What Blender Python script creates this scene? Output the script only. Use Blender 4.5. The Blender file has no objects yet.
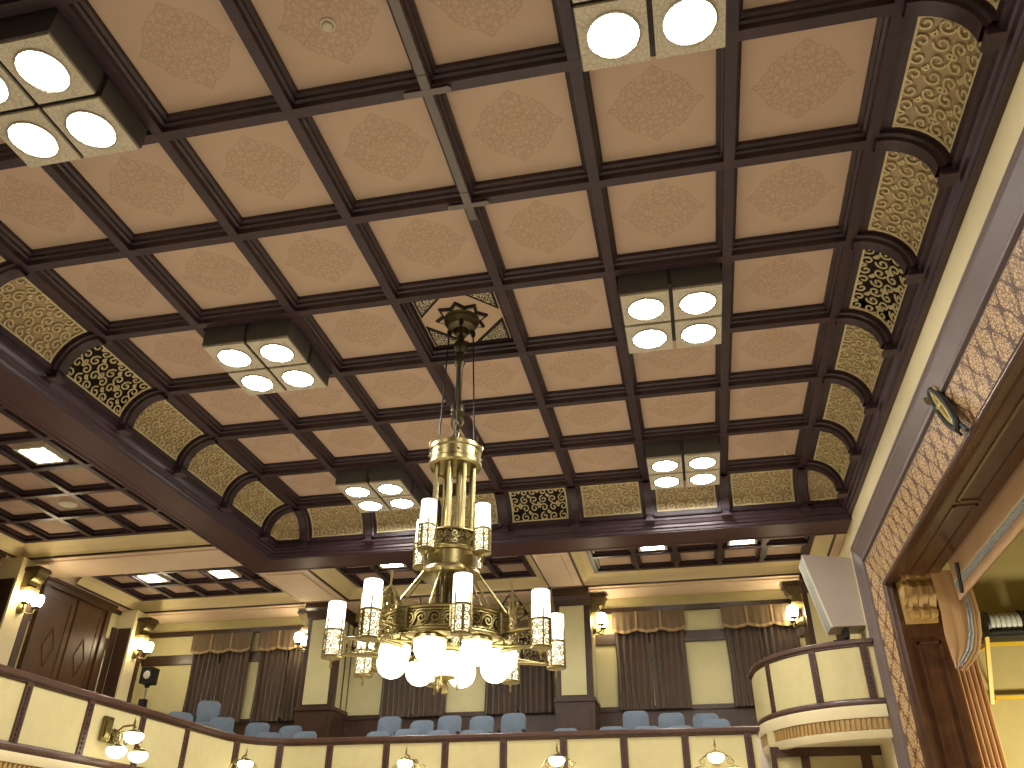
import bpy, math, random
from math import sin, cos, pi, radians, sqrt, atan2, hypot
from mathutils import Vector, Matrix
random.seed(7)
scn = bpy.context.scene
COL = scn.collection

# ------------------------------------------------------------------ helpers
class MB:
    """collects quads and polygons, then links them as one mesh object"""
    def __init__(s): s.v = []; s.f = []
    def add(s, vs, fs):
        o = len(s.v); s.v += [tuple(p) for p in vs]; s.f += [tuple(i + o for i in q) for q in fs]; return s
    def box(s, x0, x1, y0, y1, z0, z1):
        vs = [(x, y, z) for z in (z0, z1) for y in (y0, y1) for x in (x0, x1)]
        return s.add(vs, [(0, 2, 3, 1), (4, 5, 7, 6), (0, 1, 5, 4), (2, 6, 7, 3), (0, 4, 6, 2), (1, 3, 7, 5)])
    def obox(s, c, sx, sy, sz, rz=0.0, M=None):
        if M is None: M = Matrix.Translation(c) @ Matrix.Rotation(rz, 4, 'Z')
        vs = [M @ Vector((x, y, z)) for z in (-sz/2, sz/2) for y in (-sy/2, sy/2) for x in (-sx/2, sx/2)]
        return s.add(vs, [(0, 2, 3, 1), (4, 5, 7, 6), (0, 1, 5, 4), (2, 6, 7, 3), (0, 4, 6, 2), (1, 3, 7, 5)])
    def grid(s, rows, close_u=False, close_v=False):
        n = len(rows); m = len(rows[0]); vs = [p for r in rows for p in r]; fs = []
        for i in range(n if close_v else n - 1):
            for j in range(m if close_u else m - 1):
                a = i*m + j; b = i*m + (j+1) % m; c = ((i+1) % n)*m + (j+1) % m; d = ((i+1) % n)*m + j
                fs.append((a, b, c, d))
        return s.add(vs, fs)
    def lathe(s, prof, c=(0, 0, 0), seg=24, a0=0.0, a1=None):
        full = a1 is None; a1 = a0 + 2*pi if full else a1
        k = seg if full else seg + 1
        rows = [[(c[0] + r*cos(a0 + (a1-a0)*j/seg), c[1] + r*sin(a0 + (a1-a0)*j/seg), c[2] + z) for j in range(k)] for r, z in prof]
        return s.grid(rows, close_u=full)
    def tube(s, pts, r, seg=8, cap=True):
        pts = [Vector(p) for p in pts]; n = len(pts); rows = []
        rad = r if isinstance(r, (list, tuple)) else [r]*n
        up = None
        for i, p in enumerate(pts):
            t = (pts[min(i+1, n-1)] - pts[max(i-1, 0)]).normalized()
            if up is None:
                up = Vector((0, 0, 1)) if abs(t.z) < .9 else Vector((1, 0, 0))
            a = t.cross(up).normalized(); b = a.cross(t).normalized(); up = b
            rows.append([p + (a*cos(2*pi*j/seg) + b*sin(2*pi*j/seg))*rad[i] for j in range(seg)])
        o = len(s.v); s.grid(rows, close_u=True)
        if cap:
            s.f.append(tuple(o + j for j in range(seg))); s.f.append(tuple(o + (n-1)*seg + j for j in reversed(range(seg))))
        return s
    def prism(s, poly, fn, t0, t1):
        """poly: 2d outline, fn(a,b,t) -> xyz"""
        n = len(poly); vs = [fn(a, b, t0) for a, b in poly] + [fn(a, b, t1) for a, b in poly]
        fs = [tuple(range(n)), tuple(reversed(range(n, 2*n)))] + [(i, (i+1) % n, n + (i+1) % n, n + i) for i in range(n)]
        return s.add(vs, fs)
    def ribbon(s, pts, w, d, fn):
        """flat strap along 2d points, mapped by fn(u,v,height)"""
        n = len(pts); rows = []
        for i, (x, y) in enumerate(pts):
            a = pts[max(i-1, 0)]; b = pts[min(i+1, n-1)]
            tx, ty = b[0]-a[0], b[1]-a[1]; l = hypot(tx, ty) or 1; nx, ny = -ty/l, tx/l
            h = w/2
            rows.append([fn(x+nx*h, y+ny*h, 0), fn(x+nx*h*.7, y+ny*h*.7, d), fn(x-nx*h*.7, y-ny*h*.7, d), fn(x-nx*h, y-ny*h, 0)])
        return s.grid(rows)
    def sweep(s, path, prof, close=True):
        """path: [(x,y)], prof: [(offset to the left normal, z)]"""
        n = len(path); rows = []
        for i, (x, y) in enumerate(path):
            a = path[max(i-1, 0)]; b = path[min(i+1, n-1)]
            d1 = Vector((x-a[0], y-a[1])); d2 = Vector((b[0]-x, b[1]-y))
            if d1.length < 1e-9: d1 = d2
            if d2.length < 1e-9: d2 = d1
            d1.normalize(); d2.normalize()
            n1 = Vector((-d1.y, d1.x)); n2 = Vector((-d2.y, d2.x)); m = n1 + n2; m /= max(.2, m.dot(n1))
            rows.append([(x + m.x*o, y + m.y*o, z) for o, z in prof])
        o = len(s.v); m = len(prof); s.grid(rows, close_u=close)
        if close:
            s.f.append(tuple(o + j for j in range(m))); s.f.append(tuple(o + (n-1)*m + j for j in reversed(range(m))))
        return s
    def mesh(s, name, mat, smooth=True):
        me = bpy.data.meshes.new(name); me.from_pydata(s.v, [], s.f); me.update()
        import bmesh
        bm = bmesh.new(); bm.from_mesh(me); bmesh.ops.recalc_face_normals(bm, faces=bm.faces); bm.to_mesh(me); bm.free()
        if smooth:
            me.polygons.foreach_set('use_smooth', [True]*len(me.polygons)); me.set_sharp_from_angle(angle=radians(35))
        me.materials.append(mat); return me
    def build(s, name, mat, parent=None, loc=None, smooth=True):
        return link(name, s.mesh(name, mat, smooth), parent, loc)

def link(name, me, parent=None, loc=None, rz=0.0):
    o = bpy.data.objects.new(name, me); COL.objects.link(o)
    if parent is not None: o.parent = parent
    if loc is not None: o.location = loc
    if rz: o.rotation_euler = (0, 0, rz)
    return o
def tag(o, label=None, cat=None, group=None, kind=None):
    if label: o['label'] = label
    if cat: o['category'] = cat
    if group: o['group'] = group
    if kind: o['kind'] = kind
    return o
def empty(name, loc=(0, 0, 0), rz=0.0):
    o = bpy.data.objects.new(name, None); COL.objects.link(o); o.location = loc; o.rotation_euler = (0, 0, rz); o.empty_display_size = .1
    return o
def thing(name, label, cat, loc=(0, 0, 0), rz=0.0, group=None):
    return tag(empty(name, loc, rz), label, cat, group)
def struct(name, label, cat='building part', loc=(0, 0, 0)):
    return tag(empty(name, loc), label, cat, None, 'structure')
KIDS = {}
def copy_tree(o, loc=None, rz=None, parent=None):
    c = o.copy(); COL.objects.link(c)
    if parent is not None: c.parent = parent
    if loc is not None: c.location = loc
    if rz is not None: c.rotation_euler = (0, 0, rz)
    for ch in [k for k in o.children]: copy_tree(ch, parent=c)
    return c
ORD = ['first', 'second', 'third', 'fourth', 'fifth', 'sixth', 'seventh', 'eighth', 'ninth', 'tenth', 'eleventh', 'twelfth', 'thirteenth', 'fourteenth']

# ------------------------------------------------------------------ materials
def L(r, g, b):
    f = lambda c: (c/255/12.92) if c/255 <= .04045 else ((c/255+.055)/1.055)**2.4
    return (f(r), f(g), f(b), 1)
class NT:
    def __init__(s, name):
        s.m = bpy.data.materials.new(name); s.m.use_nodes = True; s.t = s.m.node_tree; s.b = s.t.nodes['Principled BSDF']
    def n(s, t, **k):
        o = s.t.nodes.new(t)
        for a, v in k.items(): setattr(o, a, v)
        return o
    def l(s, a, b): s.t.links.new(a, b)
    def inp(s, node, name, val):
        if hasattr(val, 'is_output') : s.l(val, node.inputs[name])
        else: node.inputs[name].default_value = val
    def math(s, op, a, b=0.0, c=0.0):
        o = s.n('ShaderNodeMath', operation=op); s.inp(o, 0, a); s.inp(o, 1, b)
        if op in ('MULTIPLY_ADD', 'SMOOTH_MIN'): s.inp(o, 2, c)
        return o.outputs[0]
    def coord(s, scale=(1, 1, 1), which='Object'):
        tc = s.n('ShaderNodeTexCoord'); mp = s.n('ShaderNodeMapping'); s.l(tc.outputs[which], mp.inputs[0]); mp.inputs['Scale'].default_value = scale
        return mp.outputs[0]
    def noise(s, co, scale, detail=4, rough=.5, dist=0.0):
        o = s.n('ShaderNodeTexNoise'); s.l(co, o.inputs['Vector']); o.inputs['Scale'].default_value = scale; o.inputs['Detail'].default_value = detail
        o.inputs['Roughness'].default_value = rough; o.inputs['Distortion'].default_value = dist
        return o.outputs['Fac']
    def voro(s, co, scale, feature='F1'):
        o = s.n('ShaderNodeTexVoronoi', feature=feature); s.l(co, o.inputs['Vector']); o.inputs['Scale'].default_value = scale
        return o.outputs['Distance']
    def ramp(s, fac, stops):
        o = s.n('ShaderNodeValToRGB'); s.l(fac, o.inputs[0]); e = o.color_ramp.elements
        while len(e) < len(stops): e.new(.5)
        for i, (p, c) in enumerate(stops): e[i].position = p; e[i].color = c
        return o.outputs[0]
    def mix(s, fac, a, b):
        o = s.n('ShaderNodeMix', data_type='RGBA'); s.inp(o, 0, fac)
        for i, v in ((6, a), (7, b)):
            if hasattr(v, 'is_output'): s.l(v, o.inputs[i])
            else: o.inputs[i].default_value = v
        return o.outputs[2]
    def bump(s, h, strength=.3, dist=.01):
        o = s.n('ShaderNodeBump'); s.l(h, o.inputs['Height']); o.inputs['Strength'].default_value = strength; o.inputs['Distance'].default_value = dist
        s.l(o.outputs[0], s.b.inputs['Normal'])
    def base(s, c): s.inp(s.b, 'Base Color', c)
    def set(s, rough=.5, metal=0.0, spec=None):
        s.b.inputs['Roughness'].default_value = rough; s.b.inputs['Metallic'].default_value = metal
        if spec is not None: s.b.inputs['Specular IOR Level'].default_value = spec
        return s

def wood(name, dark, light, rough=.38, spec=.5):
    t = NT(name); co = t.coord((1, 1, 1)); n1 = t.noise(co, 2.5, 5, .6, .6)
    mp = t.coord((14, 14, 1.2)); n2 = t.noise(mp, 2, 3, .6)
    f = t.math('MULTIPLY_ADD', n1, .6, t.math('MULTIPLY', n2, .4))
    t.base(t.ramp(f, [(.3, dark), (.7, light)])); t.set(rough, 0, spec); t.bump(n2, .06, .005); return t.m
def paint(name, col, col2=None, rough=.7, scale=3.0, grain=60.0, bump=.12):
    t = NT(name); co = t.coord(); n1 = t.noise(co, scale, 5, .6); n2 = t.noise(co, grain, 2, .6)
    t.base(t.mix(n1, col, col2 or tuple(c*.86 for c in col[:3]) + (1,))); t.set(rough); t.bump(n2, bump, .004); return t.m
def metal(name, col, rough=.3, col2=None, scale=9.0):
    t = NT(name); co = t.coord(); n1 = t.noise(co, scale, 4, .6)
    t.base(t.mix(n1, col, col2 or tuple(c*.55 for c in col[:3]) + (1,))); t.set(rough, 1.0); t.bump(t.noise(co, 50, 2), .05, .003); return t.m
def emit(name, col, strength, base=(.9, .9, .88, 1)):
    t = NT(name); t.base(base); t.b.inputs['Emission Color'].default_value = col; t.b.inputs['Emission Strength'].default_value = strength
    t.set(.4)
    return t.m

M = {}
M['beam'] = wood('ceiling_beam_wood', L(43, 29, 35), L(68, 47, 53), .40)
M['beam_redlit'] = wood('beam_wood_redlit', L(58, 30, 32), L(78, 42, 44), .5)  # same wood as the coffer beams, with reddish light put into the colour
M['brown'] = wood('brown_wood', L(44, 28, 19), L(72, 47, 32), .38)
M['door'] = wood('door_wood', L(52, 32, 17), L(84, 54, 28), .38)
M['rail'] = wood('rail_wood', L(60, 40, 32), L(92, 62, 48), .34)
M['pros'] = wood('proscenium_wood', L(58, 37, 24), L(90, 60, 40), .26)
M['cream'] = paint('cream_wall', L(206, 196, 148), L(188, 178, 132))
M['creamtop'] = paint('cream_plaster', L(226, 212, 168), L(214, 198, 154))
M['pinkbeam'] = paint('plaster_beam', L(230, 206, 178), L(218, 192, 164))
M['yellow'] = paint('yellow_cornice', L(228, 210, 162), L(216, 196, 146))
M['mauve'] = paint('mauve_moulding', L(110, 95, 90), L(96, 82, 78), .5)
M['panelcloth'] = paint('parapet_panel_cloth', L(208, 196, 144), L(192, 178, 128), .8, 6, 90, .4)
M['greenwall'] = paint('stage_wall', L(176, 160, 104), L(152, 138, 92), .8, 1.5)
M['floor'] = paint('floor_wood', L(224, 214, 200), L(210, 198, 180), .5)
M['brass'] = metal('polished_brass', (.50, .42, .19, 1), .32, (.25, .20, .085, 1))
M['oldbrass'] = metal('aged_brass', (.27, .22, .10, 1), .40, (.11, .09, .04, 1))
M['darkmetal'] = metal('dark_metal', (.09, .085, .08, 1), .45)
M['steel'] = metal('grey_metal', (.42, .40, .37, 1), .4)
M['gold'] = paint('gilt_lattice', L(224, 212, 164), L(206, 188, 136), .38)
M['gilt'] = paint('gilt_moulding', L(190, 156, 94), L(142, 110, 60), .4)
M['giltback'] = paint('gilt_back', L(184, 164, 126), L(164, 138, 102), .55, 24)
M['darkback'] = paint('dark_fill_and_shade', L(38, 24, 20), L(28, 18, 16), .8)
M['white'] = paint('white_enamel', L(222, 214, 192), L(206, 196, 170), .5)
M['greyplastic'] = paint('speaker_grey', L(178, 164, 150), L(170, 156, 142), .55)
M['grille'] = paint('speaker_cloth', L(158, 158, 148), L(138, 138, 130), .8, 3, 140, .6)
M['black'] = paint('black_paint', L(30, 30, 32), L(22, 22, 24), .5)
M['casing'] = paint('lamp_casing', L(92, 88, 86), L(78, 74, 74), .5)
M['seatblue'] = paint('blue_seat_cloth', L(104, 116, 128), L(88, 100, 114), .85, 8, 120, .3)
M['seatframe'] = paint('seat_frame', L(46, 40, 40), L(38, 34, 34), .6)
M['yellowpaint'] = paint('yellow_painted_steel', L(206, 172, 52), L(186, 150, 40), .45)
M['cover'] = paint('cable_cover_paint', L(128, 120, 114), L(108, 100, 96), .5)
M['cable'] = paint('grey_cable', L(176, 178, 170), L(150, 152, 146), .5)
M['globe'] = emit('opal_globe', (1, .90, .66, 1), 3.2)
M['candle'] = emit('opal_tube', (1, .92, .74, 1), 3.2)
M['candlelow'] = emit('opal_tube_in_holder', (1, .86, .58, 1), 1.1)
M['sconce'] = emit('sconce_glass', (1, .84, .52, 1), 22.0)
M['disc'] = emit('ceiling_diffuser', (1, .96, .90, 1), 100.0)
M['square'] = emit('gallery_diffuser', (1, .95, .82, 1), 45.0)

def panel_material():
    t = NT('stencilled_panel'); co = t.coord((1, 1, 1))
    sp = t.n('ShaderNodeSeparateXYZ'); t.l(co, sp.inputs[0]); x, y = sp.outputs[0], sp.outputs[1]
    ax = t.math('ABSOLUTE', x); ay = t.math('ABSOLUTE', y)
    # mirrored coordinates give the lace its symmetry
    cb = t.n('ShaderNodeCombineXYZ'); t.l(ax, cb.inputs[0]); t.l(ay, cb.inputs[1])
    nzz = t.n('ShaderNodeTexNoise'); nzz.inputs['Scale'].default_value = 14; t.l(cb.outputs[0], nzz.inputs['Vector'])
    cb0 = cb; cb = t.n('ShaderNodeVectorMath', operation='MULTIPLY_ADD'); t.l(nzz.outputs['Color'], cb.inputs[0]); cb.inputs[1].default_value = (.05, .05, 0); t.l(cb0.outputs[0], cb.inputs[2])
    ed = t.voro(cb.outputs[0], 17, 'DISTANCE_TO_EDGE'); ed2 = t.voro(cb.outputs[0], 31, 'DISTANCE_TO_EDGE')
    line = t.math('MAXIMUM', t.math('LESS_THAN', ed, .10), t.math('MULTIPLY', t.math('LESS_THAN', ed2, .07), .7))
    rad = t.math('SQRT', t.math('ADD', t.math('MULTIPLY', x, x), t.math('MULTIPLY', y, y)))
    dia = t.math('ADD', ax, ay)
    shape = t.math('MAXIMUM', t.math('LESS_THAN', rad, .41), t.math('LESS_THAN', dia, .50))
    fac = t.math('MULTIPLY', t.math('MULTIPLY', line, shape), .36)
    n1 = t.noise(t.coord((1, 1, 1)), 2.2, 5, .6); n3 = t.noise(t.coord(), 70, 2)
    base = t.mix(n1, L(210, 185, 160), L(198, 170, 144))
    t.base(t.mix(fac, base, L(150, 118, 94))); t.set(.75); t.bump(n3, .1, .004)
    return t.m
M['panel'] = panel_material()
M['plainpanel'] = paint('tan_panel', L(214, 188, 156), L(202, 174, 142), .75)
M['sheenbrass'] = metal('brass_sheen_tint', (.75, .62, .25, 1), .42)  # brass with a brighter base colour standing in for a bright reflection
M['bronze'] = metal('dark_bronze', (.17, .145, .085, 1), .38, (.07, .06, .035, 1))
M['gpanel'] = paint('gallery_coffer_panel', L(186, 158, 138), L(170, 142, 122), .75)
def damask_material():
    t = NT('gold_damask'); co = t.coord((1, 1, 1))
    sp = t.n('ShaderNodeSeparateXYZ'); t.l(co, sp.inputs[0])
    s_ = t.math('ADD', sp.outputs[1], t.math('MULTIPLY', sp.outputs[0], .0)); z = sp.outputs[2]
    u = t.math('ADD', s_, z); v = t.math('SUBTRACT', z, s_)
    cb = t.n('ShaderNodeCombineXYZ'); t.l(s_, cb.inputs[0]); t.l(z, cb.inputs[1])
    nz = t.n('ShaderNodeTexNoise'); nz.inputs['Scale'].default_value = 5; t.l(cb.outputs[0], nz.inputs['Vector'])
    mv = t.n('ShaderNodeVectorMath', operation='MULTIPLY_ADD'); t.l(nz.outputs['Color'], mv.inputs[0]); mv.inputs[1].default_value = (.11, .11, .0); t.l(cb.outputs[0], mv.inputs[2])
    sp2 = t.n('ShaderNodeSeparateXYZ'); t.l(mv.outputs[0], sp2.inputs[0])
    ca = t.math('COSINE', t.math('MULTIPLY', sp2.outputs[0], 2*pi/.38)); cz = t.math('COSINE', t.math('MULTIPLY', sp2.outputs[1], 2*pi/.52))
    net = t.math('ABSOLUTE', t.math('ADD', ca, cz))
    small = t.voro(mv.outputs[0], 26, 'DISTANCE_TO_EDGE'); dots = t.voro(mv.outputs[0], 30)
    m1 = t.math('LESS_THAN', net, .17); m2 = t.math('MULTIPLY', t.math('LESS_THAN', small, .12), .75)
    m3 = t.math('MULTIPLY', t.math('LESS_THAN', dots, .42), t.math('LESS_THAN', net, .6))
    m = t.math('MAXIMUM', m1, t.math('MAXIMUM', m2, m3))
    g = t.noise(co, 40, 3); gold = t.mix(g, L(214, 180, 126), L(184, 150, 102))
    t.base(t.mix(m, gold, L(84, 54, 34))); t.set(.55, 0); t.bump(m, .35, -.008); return t.m
M['damask'] = damask_material()
def cloth(name, c1, c2, scale=60, rough=.85, sheen=.3):
    t = NT(name); co = t.coord(); n = t.noise(co, scale, 3); n2 = t.noise(co, 2, 4)
    t.base(t.mix(n2, c1, c2)); t.set(rough); t.b.inputs['Sheen Weight'].default_value = sheen; t.bump(n, .15, .003); return t.m
M['drape'] = cloth('brown_velvet', L(80, 60, 44), L(60, 45, 34))
M['valance'] = cloth('valance_cloth', L(104, 84, 58), L(86, 68, 46))
M['fringe'] = cloth('gold_fringe', L(158, 132, 88), L(132, 108, 70))
M['tan'] = cloth('tan_stage_cloth', L(206, 164, 112), L(188, 146, 98), 40)
def stripe_material():
    t = NT('woven_border'); co = t.coord()
    a = t.voro(co, 42, 'DISTANCE_TO_EDGE'); t.base(t.mix(t.math('LESS_THAN', a, .13), L(212, 206, 188), L(124, 140, 152))); t.set(.85); return t.m
M['stripe'] = stripe_material()
def inlay_material():
    t = NT('lace_inlay'); co = t.coord(); a = t.voro(co, 26, 'DISTANCE_TO_EDGE')
    t.base(t.mix(t.math('LESS_THAN', a, .10), L(34, 28, 26), L(214, 200, 168))); t.set(.6); return t.m
M['inlay'] = inlay_material()
M['diffrim'] = metal('lamp_ring', (.6, .55, .42, 1), .35)
def plate_material():
    t = NT('ornament_plate'); co = t.coord(); a = t.voro(co, 20, 'DISTANCE_TO_EDGE'); b = t.noise(co, 4, 3)
    t.base(t.mix(t.math('MULTIPLY', t.math('LESS_THAN', a, .06), .3), L(214, 206, 182), L(120, 110, 90))); t.set(.5); t.bump(a, .3, .006); return t.m
M['plate'] = plate_material()

# ------------------------------------------------------------------ measures (metres)
GX, GY = 1.44, 1.5822                       # coffer grid
HX, HY = 3.5*GX, 3.5*GY
ZS = 8.135                                  # soffit of the coffer beams
ZP = 8.34                                   # coffer panels
ZB = 7.355                                  # soffit of the perimeter beam
OI, OL, OF = .82, 1.58, 1.58                # beam: inner edge, outer edges left / far
XW = HX + OI + .01                          # stage wall
XLW, YFW, YBW = -11.4, 10.6, -13.0          # left wall, far wall, rear wall
ZG = 7.60                                   # gallery coffers
ZRAIL = 3.92

# ------------------------------------------------------------------ room shell
o = MB().box(XLW-.2, 13.5, YBW, YFW+.2, -.12, 0).build('floor', M['floor']); tag(o, 'wooden main floor of the hall below the balconies', 'floor', None, 'structure')
o = MB().box(XLW-.2, XW+8, YBW-.2, YBW, 0, 8.6).build('wall_rear', M['cream']); tag(o, 'cream plaster wall behind the rear gallery', 'wall', None, 'structure')
root = struct('wall_left', 'cream left gallery wall with dark wood rails and pilasters', 'wall')
MB().box(XLW-.2, XLW, YBW, YFW+.2, 0, 8.6).build('wall_surface', M['cream'], root)
MB().box(XLW, XLW+.06, YBW, 6.36, 6.35, 6.6).box(XLW, XLW+.06, 8.8, YFW, 6.35, 6.6).box(XLW, XLW+.05, 8.85, 8.95, 3.9, 6.4).box(XLW, XLW+.05, 9.98, 10.1, 3.9, 6.4).box(XLW, XLW+.05, 6.16, 6.3, 3.9, 6.4).build('wood_rail', M['brown'], root)
MB().box(XLW, XLW+.07, 6.0, YFW, 7.24, 7.34).build('upper_rail', M['brown'], root)
for y0, y1 in ((5.15, 5.75), (9.2, 9.75)):
    MB().box(XLW, -10.9, y0, y1, 4.9, ZB).build('pilaster', M['creamtop'], root)
    MB().box(XLW, -10.86, y0-.04, y1+.04, 3.4, 4.9).build('pilaster_base', M['brown'], root)
    MB().box(XLW, XLW+.08, y0-.14, y0, 3.9, 6.9).build('edge_strip', M['brown'], root)
    MB().box(-11.3, -10.95, y0-.012, y0, 4.9, 6.9).build('edge_strip', M['brown'], root)
    MB().box(-11.0, -10.885, y1-.14, y1+.012, 4.9, 6.9).build('edge_strip', M['brown'], root)
root = struct('wall_far', 'cream far gallery wall with dark wood dado behind the curtains', 'wall')
MB().box(XLW, XW+.3, YFW, YFW+.2, 0, 8.6).build('wall_surface', M['cream'], root)
MB().box(XLW, XW, YFW-.05, YFW, 3.0, 4.88).box(XLW, XW, YFW-.08, YFW, 4.80, 4.9).build('dado', M['brown'], root)
MB().box(XLW, XW, YFW-.06, YFW, 6.28, 6.52).build('curtain_rail_board', M['brown'], root)
MB().box(XLW, XW, YFW-.08, YFW, 7.0, 7.12).build('picture_rail', M['brown'], root)
for x0, x1 in ((-6.45, -5.59), (-.32, .49), (5.2, XW)):
    r2 = MB().box(x0, x1, 9.75, YFW, 4.98, ZB).build('pilaster', M['brown'], root)
    MB().box(x0+.11, x1-.14, 9.73, 9.75, 5.04, 7.0).build('pilaster_panel', M['cream'], r2)
    MB().box(x1-.005, x1+.012, 9.9, 10.15, 5.0, 7.0).box(x1-.005, x1+.012, 10.27, 10.5, 5.0, 7.0).build('side_panel', M['cream'], r2)
    MB().box(x0-.02, x1+.02, 9.70, YFW, 3.0, 4.9).box(x0-.05, x1+.05, 9.66, YFW, 4.9, 4.98).box(x0+.08, x1-.08, 9.68, 9.70, 4.2, 4.8).build('pilaster_base', M['brown'], r2)
    MB().prism([(9.75, 7.0), (9.66, 7.08), (9.60, 7.2), (9.5, 7.24), (9.5, ZB), (9.75, ZB)], lambda a, b, t: (t, a, b), x0-.02, x1+.02).build('capital', M['brown'], r2)

# balcony tiers and the slabs that carry them
root = struct('balcony_floor', 'stepped balcony floor carrying the blue seats', 'floor')
MB().box(XLW, XW, 7.2, YFW, 2.5, 2.95).build('lower_tier', M['floor'], root)
MB().box(XLW, XW, 8.25, YFW, 2.9, 3.3).build('middle_tier', M['floor'], root)
MB().box(XLW, XW, 9.2, YFW, 3.3, 4.0).build('upper_tier', M['floor'], root)
MB().box(XLW, -6.2, YBW, 7.2, 2.5, 3.1).build('side_lower_tier', M['floor'], root)
MB().box(XLW, -7.6, YBW, 8.25, 3.1, 3.5).build('side_middle_tier', M['floor'], root)
MB().box(XLW, -9.0, YBW, 9.2, 3.5, 4.0).build('side_upper_tier', M['floor'], root)

# ------------------------------------------------------------------ main coffered ceiling
ceil = struct('ceiling', 'coffered hall ceiling of dark beams, stencilled tan panels and gilt coves', 'ceiling')
MB().box(XLW, XW+.3, YBW, YFW, 8.48, 8.6).build('upper_slab', M['darkback'], ceil)
pm = MB().box(-.68, .68, -.75, .75, 0, .03).mesh('coffer_panel', M['panel'], False)
for i in range(7):
    for j in range(7):
        if (i, j) != (3, 3): link('coffer_panel', pm, ceil, ((i-3)*GX, (j-3)*GY, ZP))
def beam_prof(): return [(-.057, 0), (.057, 0), (.057, .075), (.085, .09), (.085, .13), (.115, .15), (.115, .22), (-.115, .22), (-.115, .15), (-.085, .13), (-.085, .09), (-.057, .075)]
for i in range(8):
    x = (i-3.5)*GX
    MB().prism(beam_prof(), lambda a, b, t: (x+a, t, ZS+b+.0015), -HY-.1, HY+.1).build('coffer_beam', M['beam'], ceil, None, False)
for j in range(8):
    y = (j-3.5)*GY
    MB().prism(beam_prof(), lambda a, b, t: (t, y+a, ZS+b), -HX-.1, HX+.1).build('coffer_beam', M['beam'], ceil, None, False)
# centre panel with star
med = MB().box(-.68, .68, -.75, .75, 0, .03).build('star_panel', M['plainpanel'], ceil, (0, 0, ZP))
bm_ = MB()
for s in (-1, 1):
    bm_.box(s*.60-.02, s*.60+.02, -.68, .68, -.012, 0).box(-.62, .62, s*.66-.02, s*.66+.02, -.012, 0)
bm_.build('border_line', M['darkback'], med)
for sx in (-1, 1):
    for sy in (-1, 1):
        tri = [(sx*.56, sy*.62), (sx*.06, sy*.62), (sx*.56, sy*.10)]
        MB().prism(tri, lambda a, b, t: (a, b, t), -.014, 0).build('corner_frame', M['darkback'], med, None, False)
        tri = [(sx*.53, sy*.59), (sx*.15, sy*.59), (sx*.53, sy*.19)]
        MB().prism(tri, lambda a, b, t: (a, b, t), -.02, -.013).build('corner_inlay', M['inlay'], med, None, False)
st = []
for k in range(16):
    a = k*pi/8; r = .38 if k % 2 == 0 else .27; st.append((r*cos(a), r*sin(a)))
MB().prism(st, lambda a, b, t: (a, b, t), -.03, 0).build('star', M['darkback'], med, None, False)
st2 = [(p[0]*.84, p[1]*.84) for p in st]
MB().prism(st2, lambda a, b, t: (a, b, t), -.045, -.028).build('star_field', M['plainpanel'], med, None, False)

# coves: quarter-round gilt grilles between curved ribs
CR, CZ, CO = .58, ZP-.70, .06
def spiral(cx, cy, r, a0, turns, n=15, r1=.16):
    return [(cx + (r*(1-t)+r*r1*t)*cos(a0+turns*2*pi*t), cy + (r*(1-t)+r*r1*t)*sin(a0+turns*2*pi*t)) for t in [k/(n-1) for k in range(n)]]
def scroll_field(mb, Lu, Lv, cell, w, d, fn, n=13):
    nu = max(1, round(Lu/cell)); nv = max(1, round(Lv/cell)); cu, cv = Lu/nu, Lv/nv
    for i in range(nu):
        for j in range(nv):
            c = ((i+.5)*cu, (j+.5)*cv); s = 1 if (i+j) % 2 else -1
            r = min(cu, cv)*.50; a = (i % 2)*pi + (j % 2)*pi/2
            p = spiral(c[0], c[1], r, a, s*1.25, n)
            mb.ribbon([(min(Lu, max(0, x)), min(Lv, max(0, y))) for x, y in p], w, d, fn)
            # a leaf curl that fills the corner and ties neighbours together
            e = (c[0]+cu*.5, c[1]+cv*.5*s)
            p = spiral(e[0], e[1], r*.42, a+pi*.5, -s*.9, 8, .3)
            p = [(x, y) for x, y in p if 0 <= x <= Lu and 0 <= y <= Lv]
            if len(p) > 2: mb.ribbon(p, w*.85, d, fn)
    b = w*1.3
    for q in ([(0, b/2), (Lu/2, b/2), (Lu, b/2)], [(0, Lv-b/2), (Lu/2, Lv-b/2), (Lu, Lv-b/2)]): mb.ribbon(q, b, d*1.2, fn)
    for u in (b/2, Lu-b/2): mb.ribbon([(u, Lv*k/8) for k in range(9)], b, d*1.2, fn)
    return mb
T0, T1 = radians(13), radians(83)
def cove_fn(Lu):
    R = CR
    def fn(u, v, h):
        th = T0 + v/R; r = R - h
        return (u-Lu/2, CO + r*sin(th), CZ + r*cos(th))
    return fn
def cove_back(Lu, off=.016):
    n = 12; R = CR + off
    return MB().grid([[(u-Lu/2, CO + R*sin(T0+(T1-T0)*k/n), CZ + R*cos(T0+(T1-T0)*k/n)) for u in (0, Lu)] for k in range(n+1)])
LV = CR*(T1-T0)
def rib_mesh(w=.22):
    mb = MB(); n = 14; rows = []
    for k in range(n+1):
        th = radians(-4 + 96*k/n)
        row = []
        for a, r in ((-w/2, CR+.03), (-w/2, CR-.07), (-w/2+.03, CR-.085), (-w/2+.035, CR-.135), (w/2-.035, CR-.135), (w/2-.03, CR-.085), (w/2, CR-.07), (w/2, CR+.03)):
            row.append((a, CO + r*sin(th), CZ + r*cos(th)))
        rows.append(row)
    mb.grid(rows, close_u=True)
    mb.box(-w*.28, w*.28, CO+CR-.10, CO+CR-.01, CZ-.11, CZ+.02).box(-w*.4, w*.4, CO+CR-.14, CO+CR+.02, CZ-.14, CZ-.10)
    return mb.mesh('cove_rib', M['beam'])
ribm = rib_mesh()
LX, LY = GX-.30, GY-.28
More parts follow.
